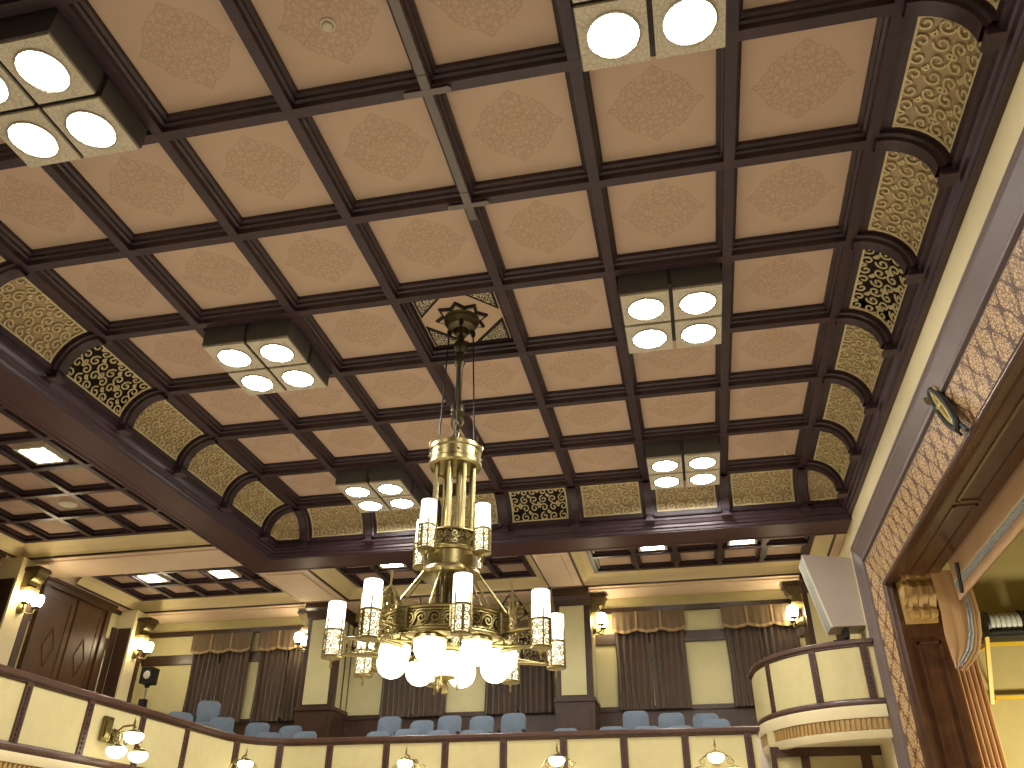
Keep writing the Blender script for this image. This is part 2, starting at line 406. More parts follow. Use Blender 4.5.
gm = {'x': scroll_field(MB(), LX, LV, .185, .026, .014, cove_fn(LX)).mesh('cove_grille', M['gold']), 'y': scroll_field(MB(), LY, LV, .185, .026, .014, cove_fn(LY)).mesh('cove_grille', M['gold'])}
bmsh = {k: {'gilt': cove_back(LX if k == 'x' else LY).mesh('grille_backing', M['giltback']), 'open': cove_back(LX if k == 'x' else LY, .12).mesh('grille_backing', M['darkback'])} for k in 'xy'}  # open bays get a dark sheet standing in for shade behind the grille
def cove_frame(Lu, Lc):
    mb = MB(); n = 12
    for a, b in ((-Lc/2, -Lu/2), (Lu/2, Lc/2)):
        rows = []
        for k in range(n+1):
            th = radians(-2) + radians(94)*k/n; R = CR-.02; rows.append([(u, CO+r_*sin(th), CZ+r_*cos(th)) for u, r_ in ((a, R+.04), (a, R), (b, R), (b, R+.04))])
        mb.grid(rows)
    for t0, t1 in ((radians(-2), T0), (T1, radians(92))):
        mb.grid([[(u, CO+(CR-.018)*sin(t0+(t1-t0)*k/3), CZ+(CR-.018)*cos(t0+(t1-t0)*k/3)) for u in (-Lc/2, Lc/2)] for k in range(4)])
    return mb.mesh('grille_frame', M['beam'])
frm = {'x': cove_frame(LX, GX-.02), 'y': cove_frame(LY, GY-.02)}
def cove_side(kind, edge, rz, idx, opened):
    c, s = cos(rz), sin(rz)
    def at(u): return (edge[0] + c*u, edge[1] + s*u, 0)
    step = GX if kind == 'x' else GY
    for j in idx:
        g = link('cove_grille', gm[kind], ceil, at((j-3)*step), rz)
        if j in opened: g['label'] = 'open scroll grille with vent shade coloured onto its backing'
        link('grille_frame', frm[kind], g)
        link('grille_backing', bmsh[kind]['open' if j in opened else 'gilt'], g)
    for j in range(min(idx), max(idx)+2): link('cove_rib', ribm, ceil, at((j-3.5)*step), rz)
cove_side('x', (0, HY), 0, range(7), (3,))                     # far side
cove_side('y', (HX, 0), -pi/2, range(7), (3,))                 # stage side  (j runs towards the front)
cove_side('y', (-HX, 0), pi/2, range(7), (3,))                 # left side
# corner infills
for sx in (-1, 1):
    mb = MB(); n = 10
    for k in range(n):
        q = []
        for kk in (k, k+1):
            th = T0 + (T1-T0)*kk/n; q.append((CO+(CR)*sin(th), CZ+CR*cos(th)))
        (o0, z0), (o1, z1) = q
        mb.add([(sx*(HX+.075), HY+o0, z0), (sx*(HX+o0), HY+o0, z0), (sx*(HX+o1), HY+o1, z1), (sx*(HX+.075), HY+o1, z1)], [(0, 1, 2, 3)])
        mb.add([(sx*(HX+o0), HY+.075, z0), (sx*(HX+o0), HY+o0, z0), (sx*(HX+o1), HY+o1, z1), (sx*(HX+o1), HY+.075, z1)], [(0, 1, 2, 3)])
    g = mb.build('cove_grille', M['giltback'], ceil)
    mb = MB(); R = CR+.03
    for k in range(n):
        (o0, z0), (o1, z1) = [(CO+R*sin(radians(-2+96*kk/n)), CZ+R*cos(radians(-2+96*kk/n))) for kk in (k, k+1)]
        mb.add([(sx*(HX+.0), HY+o0, z0), (sx*(HX+o0), HY+o0, z0), (sx*(HX+o1), HY+o1, z1), (sx*(HX+.0), HY+o1, z1)], [(0, 1, 2, 3)])
        mb.add([(sx*(HX+o0), HY+.0, z0), (sx*(HX+o0), HY+o0, z0), (sx*(HX+o1), HY+o1, z1), (sx*(HX+o1), HY+.0, z1)], [(0, 1, 2, 3)])
    mb.build('grille_frame', M['beam'], g)
    mb = MB()
    def fnr(u, v, h, sx=sx):
        th = T0 + v/CR; o_ = CO+(CR-h)*sin(th); u = .1 + u
        return (sx*(HX+o_), HY+min(u, o_), CZ+(CR-h)*cos(th))
    def fnf(u, v, h, sx=sx):
        th = T0 + v/CR; o_ = CO+(CR-h)*sin(th); u = .1 + u
        return (sx*(HX+min(u, o_)), HY+o_, CZ+(CR-h)*cos(th))
    scroll_field(mb, .5, LV, .2, .024, .014, fnr); scroll_field(mb, .5, LV, .2, .024, .014, fnf)
    mb.build('cove_grille', M['gold'], ceil)

# perimeter beam: left, far and stage sides, mitred
prof = [(.80, 8.32), (.80, CZ-.02), (CO+CR-.02, CZ-.03), (.675, CZ-.035), (.675, 7.555), (.70, 7.545), (.715, 7.49), (.745, 7.475), (.745, 7.43), (.785, 7.415), (.79, 7.375), (OI, 7.365), (OI, ZB)]
yn = -HY-1.6
mb = MB(); rows = []
pL = prof + [(OI+.05, ZB), (OI+.06, ZB+.012), (OL-.06, ZB+.012), (OL-.05, ZB), (OL, ZB), (OL, 8.3)]
pF = prof + [(OI+.05, ZB), (OI+.06, ZB+.012), (OF-.06, ZB+.012), (OF-.05, ZB), (OF, ZB), (OF, 8.3)]
n0 = len(prof)
root = struct('trim_1', 'dark wood beam, reddish light tinted into its soffit, framing the coffered ceiling on three sides', 'ceiling beam')
# inner stepped moulding; the stage side stops short against the wall
rows = [[(-HX-o_, yn, z) for o_, z in prof], [(-HX-o_, HY+o_, z) for o_, z in prof], [(HX+o_, HY+o_, z) for o_, z in prof]]
MB().grid(rows).build('stepped_moulding', M['beam'], root, None, False)
pR = [(o_, z) for o_, z in prof if o_ < .76 or z > 8] + [(.75, 7.425), (XW-HX+.05, 7.425)]
MB().grid([[(HX+o_, HY+OF, z) for o_, z in pR], [(HX+o_, yn, z) for o_, z in pR]]).build('stepped_moulding', M['beam'], root, None, False)
so = n0-1
MB().grid([[(-HX-o_, yn, z) for o_, z in pL[so:]], [(-HX-a[0], HY+b[0], a[1]) for a, b in zip(pL[so:], pF[so:])], [(XW, HY+b[0], b[1]) for b in pF[so:]]]).build('soffit', M['beam_redlit'], root, None, False)
root = struct('trim_2', 'dark wood beam closing the near side of the coffered ceiling', 'ceiling beam')
MB().box(-HX-OL, XW, -HY-1.6, -HY-.82, ZB, 8.48).build('soffit', M['beam_redlit'], root, None, False)
MB().box(-HX-.8, XW, -HY-.85, -HY+.1, 8.36, 8.4).build('cove_board', M['beam'], root, None, False)
MB().box(-11, XW, YBW, -HY-1.6, 7.9, 8.0).build('rear_soffit', M['gpanel'], root, None, False)

# cable cover with clamps along one beam
t = thing('cable_cover', 'grey metal cable cover clamped along a coffered ceiling beam', 'cable cover', (.5*GX, 0, ZS))
MB().box(-.045, .045, -HY, -1.5*GY+.25, -.022, -.001).build('cover_strip', M['cover'], t)
for j in (1, 2):
    y = (j-3.5)*GY
    MB().box(-.2, .2, y-.035, y+.035, -.032, -.022).lathe([(.0, -.03), (.04, -.03), (.04, -.024)], (-.2, y, 0), 12).lathe([(.0, -.03), (.04, -.03), (.04, -.024)], (.2, y, 0), 12).box(-.045, .045, y-.2, y+.2, -.03, -.022).build('clamp', M['cover'], t)

# ceiling light clusters
ZL = 7.855
def cluster():
    t = thing('ceiling_light', 'x', 'ceiling light', (0, 0, ZL))
    mb = MB()
    for sx in (-1, 1):
        for sy in (-1, 1):
            mb.box(sx*.335-.305, sx*.335+.305, sy*.36-.325, sy*.36+.325, .03, .42)
    mb.box(-.6, .6, -.64, .64, .12, ZP-ZL).build('casing', M['casing'], t, None, False)
    for sx in (-1, 1):
        for sy in (-1, 1):
            c = (sx*.325, sy*.345)
            pl = MB().box(c[0]-.30, c[0]+.30, c[1]-.32, c[1]+.32, 0, .03).build('plate', M['plate'], t, None, False)
            MB().lathe([(.235, 0), (.24, -.014), (.222, -.02), (.212, -.01)], (c[0], c[1], 0), 36).build('ring', M['diffrim'], pl)
            MB().lathe([(.212, -.006), (.17, -.016), (.1, -.024), (.03, -.027), (0, -.0275)], (c[0], c[1], 0), 36).build('diffuser', M['disc'], pl)
    return t
CL = {(-1, -1): 'four-lamp ceiling light nearest the camera on the balcony side', (1, -1): 'four-lamp ceiling light cut by the photo top edge, stage side',
      (-1, 0): 'four-lamp ceiling light beside the chandelier on the balcony side', (1, 0): 'four-lamp ceiling light beside the chandelier on the stage side',
      (-1, 1): 'four-lamp ceiling light just behind the chandelier shaft near the far cove', (1, 1): 'four-lamp ceiling light at the far cove on the stage side'}
first = None
for (i, j), lab in CL.items():
    pos = (i*2*GX, j*3*GY, ZL)
    t = cluster() if first is None else copy_tree(first, pos)
    if first is None: first = t; t.location = pos
    tag(t, lab, 'ceiling light', 'four-lamp ceiling lights in the coffers')
# detectors
first = None
for (x, y, r, lab) in ((-.02, -4.70, .075, 'round cream ceiling detector on a coffer near the photo top'), (-.07, 5.03, .05, 'small ceiling detector above the far cove behind the chandelier'), (-4.45, 5.1, .05, 'small ceiling detector in the far coffer at the balcony corner'), (4.75, 5.3, .05, 'small ceiling detector in the far coffer at the stage corner')):
    t = thing('smoke_detector', lab, 'detector', (x, y, ZP), 0, 'detectors on the ceiling panels')
    MB().lathe([(r, 0), (r, -.015), (r*.8, -.025), (r*.75, -.025)], (0, 0, 0), 20).build('base', M['white'], t)
    MB().lathe([(r*.7, -.02), (r*.6, -.045), (r*.35, -.055), (0, -.056)], (0, 0, 0), 20).build('sensor', M['white'], t)

# ------------------------------------------------------------------ gallery ceilings
def gallery(label, x0, x1, y0, y1, xs, ys, cor):
    """coffer field with cornice; cor: (left, right, near, far) cornice widths"""
    root = struct('gallery_ceiling', label, 'ceiling')
    X = [x0] + xs + [x1]; Y = [y0] + ys + [y1]
    MB().box(x0-.05, x1+.05, y0-.05, y1+.05, ZG+.2, ZG+.24).build('coffer_slab', M['darkback'], root, None, False)
    for a, b in zip(X, X[1:]):
        for c, d in zip(Y, Y[1:]):
            if b-a > .1 and d-c > .1: MB().box(a+.1, b-.1, c+.1, d-.1, ZG+.11, ZG+.13).build('coffer_panel', M['gpanel'], root, None, False)
    for x in X: MB().box(x-.05, x+.05, y0-.05, y1+.05, ZG, ZG+.06).box(x-.11, x+.11, y0, y1, ZG+.06, ZG+.2).build('coffer_beam', M['beam'], root, None, False)
    for y in Y: MB().box(x0-.05, x1+.05, y-.05, y+.05, ZG+.001, ZG+.06).box(x0, x1, y-.11, y+.11, ZG+.06, ZG+.199).build('coffer_beam', M['beam'], root, None, False)
    # cornice
    l, r, n, f = cor
    def ring(k, z, e=0.0): return [(x0-.05-l*k, y0-.05-n*k, z), (x1+.05+r*k, y0-.05-n*k, z), (x1+.05+r*k, y1+.05+f*k, z), (x0-.05-l*k, y1+.05+f*k, z)]
    cl = n > .1
    ring0 = ring
    if not cl:
        def ring(k, z): q = ring0(k, z); return [q[1], q[2], q[3], q[0]]
    MB().grid([ring(0, ZG+.03), ring(.12, ZG+.02), ring(.5, ZG-.05), ring(.8, ZG-.14), ring(.9, ZG-.2)], close_u=cl).build('cornice', M['yellow'], root, None, False)
    MB().grid([ring(.88, ZG-.2), ring(.9, ZG-.232), ring(1.0, ZG-.236), ring(1.02, ZG-.21)], close_u=cl).build('cornice_strip', M['brown'], root, None, False)
    return root
def frange(a, s, n): return [a+s*k for k in range(n)]
gallery('dark coffered ceiling of the left gallery', -10.85, -6.50, -9.4, 4.98, [-10.28, -9.24, -8.2, -7.16], frange(-8.3, 1.02, 13), (.3, .02, .3, .36))
gallery('dark coffered ceiling over the corner of the galleries', -10.85, -6.85, 7.2, 9.25, [-10.0, -9.1, -8.2, -7.3], [7.35, 8.27], (.25, .25, .02, .28))
gallery('dark coffered ceiling of the far gallery left of the middle beam', -5.0, -.72, 7.2, 9.25, [-4.2, -3.32, -2.44, -1.56], [7.35, 8.27], (.36, .3, .02, .28))
gallery('dark coffered ceiling of the far gallery beside the stage', .74, 5.34, 7.2, 9.25, [1.68, 2.56, 3.5, 4.4], [7.35, 8.27], (.3, .3, .02, .28))
# plaster beams between the gallery bays
for k, (lab, bx) in enumerate({'wide plaster beam crossing the left gallery in line with the far beam': (XLW, -6.6, 5.36, 6.62), 'plaster beam over the far gallery at the corner pilaster': (-6.6, -5.42, 7.12, 9.4),
        'plaster beam over the far gallery at the middle pilaster': (-.38, .38, 7.12, 9.4), 'plaster beam along the top of the far gallery wall': (XLW, XW, 9.56, YFW), 'plaster beam along the top of the left gallery wall': (XLW, -11.2, YBW, 9.5),
        'plaster strip over the far gallery against the stage wall': (5.68, XW, 7.12, 9.5)}.items()):
    x0, x1, y0, y1 = bx
    r2 = struct('trim_%d' % (k+3), lab, 'ceiling beam')
    MB().box(x0, x1, y0, y1, ZB+.012, 8.4).build('beam_body', M['pinkbeam'], r2, None, False)
    i = .16 if min(x1-x0, y1-y0) > .6 else .05
    MB().box(x0+(i if x1-x0 < 3 else 0), x1-(i if x1-x0 < 3 else 0), y0+(i if y1-y0 < 3 else 0), y1-(i if y1-y0 < 3 else 0), ZB-.02, ZB+.012).build('soffit_band', M['pinkbeam'], r2, None, False)
# gallery square lights
def square_light():
    t = thing('gallery_light', 'x', 'ceiling light')
    mb = MB()
    for s in (-1, 1): mb.box(s*.27-.03, s*.27+.03, -.3, .3, -.03, .1).box(-.24, .24, s*.27-.03, s*.27+.03, -.03, .1)
    mb.build('frame', M['white'], t, None, False)
    MB().box(-.24, .24, -.24, .24, -.015, .02).build('diffuser', M['square'], t, None, False)
    return t
first = None
for x, y, lab in ((-7.68, 1.46, 'square ceiling light in the left gallery coffers'), (-9.65, 7.78, 'square ceiling light over the gallery corner, beside the left wall'), (-7.81, 7.8, 'square ceiling light over the gallery corner, beside the dark beam'),
        (-3.74, 7.84, 'narrow-looking square light just left of the chandelier shaft'), (-2.0, 7.84, 'square ceiling light above the far gallery behind the chandelier shaft'), (2.1, 7.84, 'square ceiling light over the far gallery, right of the middle pilaster'), (3.96, 7.84, 'square ceiling light over the far gallery closest to the stage wall')):
    p = (x, y, ZG+.06)
    if first is None: t = first = square_light(); t.location = p
    else: t = copy_tree(first, p)
    tag(t, lab, 'ceiling light', 'square lights in the gallery ceiling')
t = thing('smoke_detector', 'flat round white detector in the left gallery coffers', 'detector', (-8.72, 3.5, ZG+.11))
MB().lathe([(.17, 0), (.17, -.03), (.13, -.05), (0, -.055)], seg=24).build('cover', M['white'], t)

# ------------------------------------------------------------------ doors, left wall
for n, (y0, y1, lab) in enumerate(((6.42, 8.75, 'tall dark wood double door with diamond mouldings in the left gallery wall'), (2.4, 4.9, 'dark wood double door at the photo left edge'))):
    t = tag(empty('door_%d' % (n+1), (XLW, 0, 0)), lab, 'door', None, 'structure')
    MB().box(0, .12, y0-.02, y0+.12, 4.0, 7.3).box(0, .12, y1-.12, y1+.02, 4.0, 7.3).box(0, .14, y0-.06, y1+.06, 7.18, 7.34).box(0, .2, y0-.1, y1+.1, 7.3, 7.36).build('door_frame', M['door'], t, None, False)
    ym = (y0+y1)/2
    for a, b in ((y0+.12, ym-.01), (ym+.01, y1-.12)):
        lf = MB().box(.0, .06, a, b, 4.0, 7.18).box(.06, .075, a+.02, a+.16, 4.0, 7.16).box(.06, .075, b-.16, b-.02, 4.0, 7.16).box(.06, .075, a+.16, b-.16, 6.98, 7.16).build('door_leaf', M['door'], t, None, False)
        c = ((a+b)/2, 5.95); mb = MB(); P = [(c[0], c[1]+.42), (c[0]+.19, c[1]), (c[0], c[1]-.42), (c[0]-.19, c[1])]
        for q in range(4):
            p, r = P[q], P[(q+1) % 4]; mb.tube([(.066, p[0], p[1]), (.066, r[0], r[1])], .018, 6)
        mb.build('diamond_moulding', M['door'], lf)

# ------------------------------------------------------------------ curtains
def curtain_proto():
    t = thing('window_curtain', 'x', 'curtain')
    def drape(u0, u1, ph):
        nu, nv = 90, 5; rows = []
        for j in range(nv+1):
            z = -2.1*j/nv; row = []
            for i in range(nu+1):
                u = u0+(u1-u0)*i/nu; a = .035+.012*sin(u*7+ph)
                row.append((u + .012*sin(z*3+u*9), -.09 + a*sin(u*2*pi/.135+ph+.6*sin(u*5)) , z))
            rows.append(row)
        back = [[(p[0], p[1]+.02, p[2]) for p in r] for r in rows]
        return MB().grid(rows).grid(back).build('drape', M['drape'], t)
    drape(-.80, -.012, 0); drape(.012, .80, 1.3)
    nu = 60; rows = []
    def top(u): return .02
    for j in range(7):
        row = []
        for i in range(nu+1):
            u = -.84+1.68*i/nu; s = (u+.84)/.56; f = s-math.floor(s); drop = .40+.07*(sin(pi*f))
            z = .04-(drop)*j/6
            row.append((u, -.17-.015*sin(u*40)*(j/6)-.02*sin(pi*f), z))
        rows.append(row)
    v = MB().grid(rows).grid([[(p[0], p[1]+.015, p[2]) for p in r] for r in rows]).box(-.84, .84, -.16, -.02, -.02, .05).build('valance', M['valance'], t)
    fr = [[(p[0], p[1]-.012, p[2]-d) for p in rows[-1]] for d in (-.035, .03)]
    MB().grid(fr).grid([[(p[0], p[1]+.02, p[2]) for p in r] for r in fr]).build('fringe', M['fringe'], v)
    for k in (1, 2): MB().box(-.84+.56*k-.02, -.84+.56*k+.02, -.2, -.16, -.38, .04).build('valance_tab', M['fringe'], v)
    return t
first = None
CX = ((-9.09, 'brown pleated curtain nearest the left wall in the gallery corner'), (-7.22, 'brown pleated curtain between the gallery corner and the pilaster'), (-3.89, 'brown pleated curtain behind the left side of the chandelier'),
      (-1.33, 'brown pleated curtain behind the right side of the chandelier'), (1.77, 'brown pleated curtain just right of the middle pilaster'), (4.28, 'brown pleated curtain behind the curved box and loudspeaker'))
for x, lab in CX:
    p = (x, YFW-.08, 6.92)
    if first is None: t = first = curtain_proto(); t.location = p
    else: t = copy_tree(first, p)
    tag(t, lab, 'curtain', 'brown curtains on the far gallery wall')

# ------------------------------------------------------------------ balcony parapet
def arc(cx, cy, r, a0, a1, n): return [(cx+r*cos(a0+(a1-a0)*k/n), cy+r*sin(a0+(a1-a0)*k/n)) for k in range(n+1)]
def path_len(P):
    s = [0]
    for a, b in zip(P, P[1:]): s.append(s[-1]+hypot(b[0]-a[0], b[1]-a[1]))
    return s
def path_cut(P, s0, s1):
    S = path_len(P); out = []
    def at(s):
        for k in range(len(P)-1):
            if S[k+1] >= s: t = (s-S[k])/max(1e-9, S[k+1]-S[k]); return (P[k][0]+(P[k+1][0]-P[k][0])*t, P[k][1]+(P[k+1][1]-P[k][1])*t)
        return P[-1]
    return [at(s0)] + [P[k] for k in range(len(P)) if s0+1e-4 < S[k] < s1-1e-4] + [at(s1)]
def near_s(P, q):
    S = path_len(P); best = (9e9, 0)
    for k in range(len(P)-1):
        a, b = Vector(P[k]), Vector(P[k+1]); d = b-a; t = max(0, min(1, (Vector(q)-a).dot(d)/max(1e-9, d.length_squared)))
        e = ((a+d*t)-Vector(q)).length
        if e < best[0]: best = (e, S[k]+t*d.length)
    return best[1]
def parapet(root, P, posts, zt, zb, side=-1, th=.14, gilt_h=.16, ch=.14, lip=.14):
    """P: outer face path; side: the hall lies on that side of its left normal"""
    S = path_len(P); f = side
    def pr(l): return [(f*a, z) for a, z in l]
    MB().sweep(P, pr([(0, zb-.02), (0, zt-.05), (-th, zt-.05), (-th, zb-.02)])).build('core', M['panelcloth'], root)
    MB().sweep(P, pr([(.05, zt-.09), (.07, zt-.07), (.07, zt-.02), (.05, zt), (-th-.04, zt), (-th-.04, zt-.09)])).sweep(P, pr([(.0, zt-.13), (.03, zt-.12), (.03, zt-.085), (.0, zt-.085)])).build('top_rail', M['rail'], root)
    MB().sweep(P, pr([(-.02, zb-.02), (.04, zb-.02), (.05, zb), (.05, zb+.06), (.03, zb+.09), (-.02, zb+.09)])).build('bottom_rail', M['rail'], root)
    cuts = [0]+[near_s(P, q) for q in posts]+[S[-1]]
    for a, b in zip(cuts, cuts[1:]):
        if b-a > .2: MB().sweep(path_cut(P, a+.07, b-.07), pr([(-.01, zb+.08), (.012, zb+.10), (.012, zt-.14), (-.01, zt-.12)])).build('panel', M['panelcloth'], root)
    for s in cuts[1:-1]:
        a, b = path_cut(P, s-.01, s+.01)[0], path_cut(P, s-.01, s+.01)[-1]
        d = Vector((b[0]-a[0], b[1]-a[1])).normalized(); nrm = Vector((-d.y, d.x))*f; c = Vector(((a[0]+b[0])/2, (a[1]+b[1])/2)); rz = atan2(d.y, d.x)
        q = c+nrm*.012
        po = MB().obox((q.x, q.y, (zb+zt)/2), .125, .05, zt-zb-.1, rz).build('post', M['rail'], root, None, False)
        mb = MB(); n = 11
        for k in range(n):
            z = zb+.12+(zt-zb-.3)*k/(n-1); mb.obox((c.x+nrm.x*.042, c.y+nrm.y*.042, z), .045, .02, .034, rz)
        mb.build('bead', M['beam'], po, None, False)
    MB().sweep(P, pr([(-th, zb-.02), (.06, zb-.02), (.07, zb-.06), (.05, zb-ch), (-th, zb-ch)])).sweep(P, pr([(-th, zb-ch-gilt_h), (.04, zb-ch-gilt_h), (.03, zb-ch-lip*.5-gilt_h), (.0, zb-ch-lip-gilt_h), (-th, zb-ch-lip-gilt_h)])).build('plaster_moulding', M['creamtop'], root)
    MB().sweep(P, pr([(-th, zb-ch), (.015, zb-ch), (.015, zb-ch-gilt_h), (-th, zb-ch-gilt_h)])).build('frieze', M['gilt'], root)
    mb = MB(); n = int(S[-1]/.085)
    for k in range(n):
        seg = path_cut(P, S[-1]*k/n, S[-1]*(k+.6)/n); a, b = seg[0], seg[-1]
        d = Vector((b[0]-a[0], b[1]-a[1])); nrm = Vector((-d.y, d.x)).normalized()*f; c = (Vector(a)+Vector(b))/2+nrm*.02
        mb.obox((c.x, c.y, zb-ch-gilt_h/2), .05, .035, gilt_h*.9, atan2(d.y, d.x))
    mb.build('flute', M['gilt'], root, None, False)
P = [(-6.06, -9.5), (-6.06, 5.9)] + arc(-5.0, 6.02, 1.06, pi, pi/2, 10)[1:] + [(3.64, 7.08), (3.64, 7.6)]
root = struct('balcony_parapet', 'cream panelled balcony front with dark wood rail and posts around the hall', 'balcony')
posts = [(-6.06, .87-1.305*k) for k in range(7, 0, -1)] + [(-6.06, y) for y in (.87, 2.17, 3.48, 4.79)] + [(-5.95, 6.4), (-5.35, 6.98)] + [(x, 7.08) for x in (-4.35, -3.2, -2.04, -.92, .21, 1.31, 2.4, 3.49)]
parapet(root, P, posts, ZRAIL, 2.98)
# lower front below the balcony so that the hall closes
root = struct('wall_lower', 'cream wall under the balconies', 'wall')
MB().box(XLW, -6.3, YBW, YFW, 2.3, 2.5).box(-6.3, XW, 7.3, YFW, 2.3, 2.5).build('balcony_soffit', M['creamtop'], root, None, False)

# curved box beside the stage
P = [(XW, 6.98), (5.55, 7.02)] + [(XW-2.0*cos(a), 9.3-2.3*sin(a)) for a in [radians(80-70*k/14) for k in range(15)]] + [(XW-2.0, 9.4), (XW-2.0, 9.74)]
P = P[::-1]
root = struct('curved_box', 'rounded cream panelled box balcony between the stage frame and far gallery', 'balcony')
parapet(root, P, [(4.1, 8.2), (4.86, 7.33), (5.70, 6.99)], 5.32, 4.22, -1, .12, .20, .22, .13)
Pi = [(p[0], p[1]) for p in P]
n = len(Pi); mb = MB()
cz = 3.7
top = [(x, y, cz) for x, y in Pi] + [(XW, 9.74, cz)]
mb.add(top + [(x, y, cz+.1) for x, y, z in top], [tuple(range(n+1)), tuple(reversed(range(n+1, 2*n+2)))])
mb.build('box_floor', M['creamtop'], root, None, False)
root = struct('wall_boxside', 'cream panelled wall with dark frames below the curved box', 'wall')
MB().box(3.92, XW, 8.3, 8.5, 2.5, 4.0).build('wall_surface', M['panelcloth'], root, None, False)
MB().box(3.92, XW, 8.24, 8.3, 3.55, 3.72).box(4.45, 4.6, 8.25, 8.3, 2.5, 3.6).box(5.5, 5.68, 8.25, 8.3, 2.5, 3.6).box(3.92, 4.02, 8.25, 8.3, 2.5, 3.6).build('panel_frame', M['rail'], root, None, False)

# ------------------------------------------------------------------ seats
def seat_proto():
    t = thing('theatre_seat', 'x', 'seat')
    def pad(w, h, th, r, fn):
        out = []
        for cx, cy, a0 in ((w/2-r, r, -pi/2), (w/2-r, h-r, 0), (-w/2+r, h-r, pi/2), (-w/2+r, r, pi)):
            out += [(cx+r*cos(a0+pi/2*k/5), cy+r*sin(a0+pi/2*k/5)) for k in range(6)]
        rows = []
        for s, tt in ((.0, -th/2), (.86, -th/2), (1, -th/4), (1, th/4), (.86, th/2), (0, th/2)):
            rows.append([fn(a*(s if s < 1 else 1) if s else 0, (b-h/2)*s+h/2, tt) for a, b in out])
        return MB().grid(rows, close_u=True)
    pad(.52, .60, .11, .13, lambda a, b, c: (a, .2+c+.09*(b/.6)-.10*(a/.3)**2, .42+b)).build('backrest', M['seatblue'], t)
    pad(.48, .46, .11, .08, lambda a, b, c: (a, -.28+b, .42+c)).build('seat_cushion', M['seatblue'], t)
    for s in (-1, 1): MB().box(s*.265-.025, s*.265+.025, -.2, .2, .60, .64).box(s*.265-.02, s*.265+.02, -.05, .18, .0, .60).build('armrest', M['seatframe'], t, None, False)
    MB().box(-.27, .27, -.02, .1, .25, .36).build('underframe', M['seatframe'], t, None, False)
    return t
first = None
SEATS = [  # x, y, floor, turn
    (-7.90, 7.45, 3.44, .8), (-6.95, 7.55, 3.06, .5), (-6.08, 7.68, 3.03, .2), (-5.33, 7.75, 3.04, 0),
    (-3.72, 7.75, 3.00, 0), (-3.11, 7.75, 3.03, 0), (-2.45, 7.75, 2.99, 0), (-1.76, 7.75, 2.98, 0), (1.02, 7.75, 2.97, 0), (1.69, 7.75, 2.96, 0), (2.32, 7.75, 2.95, 0), (2.99, 7.75, 3.05, 0), (.12, 7.75, 2.96, 0),
    (-8.5, 9.35, 4.02, .5), (-7.66, 8.55, 3.51, .3), (-6.83, 8.6, 3.38, .2), (-6.09, 8.62, 3.30, 0),
    (-3.82, 8.65, 3.43, 0), (-3.09, 8.65, 3.33, 0), (-2.48, 8.65, 3.41, 0), (-1.78, 8.65, 3.38, 0), (-1.1, 8.65, 3.42, 0), (1.43, 8.65, 3.39, 0), (2.14, 8.65, 3.33, 0), (2.82, 8.65, 3.30, 0)]
nf = 0
LABS = ['pale blue seat lowest at the curved parapet corner, beneath the tall rear seat', 'pale blue front-row seat left of the corner sconce finial', 'blue front-row seat just left of the corner pilaster', 'blue front-row seat in front of the corner pilaster',
    'front-row blue seat right of the corner pilaster, first under the chandelier', 'front-row blue seat under the chandelier, second from corner pilaster', 'front-row blue seat under the chandelier, third from corner pilaster', 'front-row blue seat under the chandelier, fourth from corner pilaster',
    'front-row blue seat, second right of the middle pilaster', 'front-row blue seat, third right of the middle pilaster', 'front-row blue seat, fourth right of the middle pilaster', 'pale front-row seat nearest the curved box, standing highest in its row', 'blue front-row seat just in front of the middle pilaster',
    'tall rear blue seat against the corner curtain, highest of the corner seats', 'back-row blue seat in the corner, first right of the tall rear seat', 'back-row blue seat below the gap between the corner curtains', 'back-row blue seat left of the corner pilaster base',
    'back-row blue seat right of the corner pilaster, first under the chandelier', 'back-row blue seat under the chandelier, second from corner pilaster', 'back-row blue seat under the chandelier, third from corner pilaster', 'back-row blue seat under the chandelier, fourth from corner pilaster', 'back-row blue seat just left of the middle pilaster',
    'back-row blue seat below the curtain right of the middle pilaster', 'back-row blue seat, second right of the middle pilaster', 'back-row blue seat, third right of the middle pilaster']
for (x, y, z, rz), lab in zip(SEATS, LABS):
    z += .13
    if first is None: t = first = seat_proto(); t.location = (x, y, z); t.rotation_euler = (0, 0, rz)
    else: t = copy_tree(first, (x, y, z), rz)
    tag(t, lab, 'seat', 'blue seats on the balcony')

# ------------------------------------------------------------------ wall sconces
def globe_prof(r, h): return [(0, -h)] + [(r*sin(a), -h+h*.75*(1-cos(a))) for a in [pi/2*k/8 for k in range(1, 9)]] + [(r*.96, -h*.12), (r*.8, 0), (0, .005)]
def sconce():
    t = thing('wall_sconce', 'x', 'wall lamp'); t.scale = (1.2, 1.2, 1.2)                   # mounted at the origin, facing -y
    MB().lathe([(.0, -.09), (.05, -.08), (.07, -.03), (.07, .03), (.05, .08), (0, .09)], (0, -.02, 0), 16).build('backplate', M['oldbrass'], t)
    for s in (-1, 1):
        a = MB().tube([(0, -.04, -.02), (s*.05, -.12, -.07), (s*.12, -.19, -.07), (s*.14, -.2, 0), (s*.14, -.2, .03)], .014, 8).lathe([(.02, .02), (.06, .04), (.065, .06), (.02, .06)], (s*.14, -.2, 0), 14).build('arm', M['oldbrass'], t)
        MB().lathe([(.055, .06), (.085, .1), (.10, .17), (.095, .235), (.07, .26), (0, .262)], (s*.14, -.2, 0), 18).build('shade', M['sconce'], a)
    return t
first = None
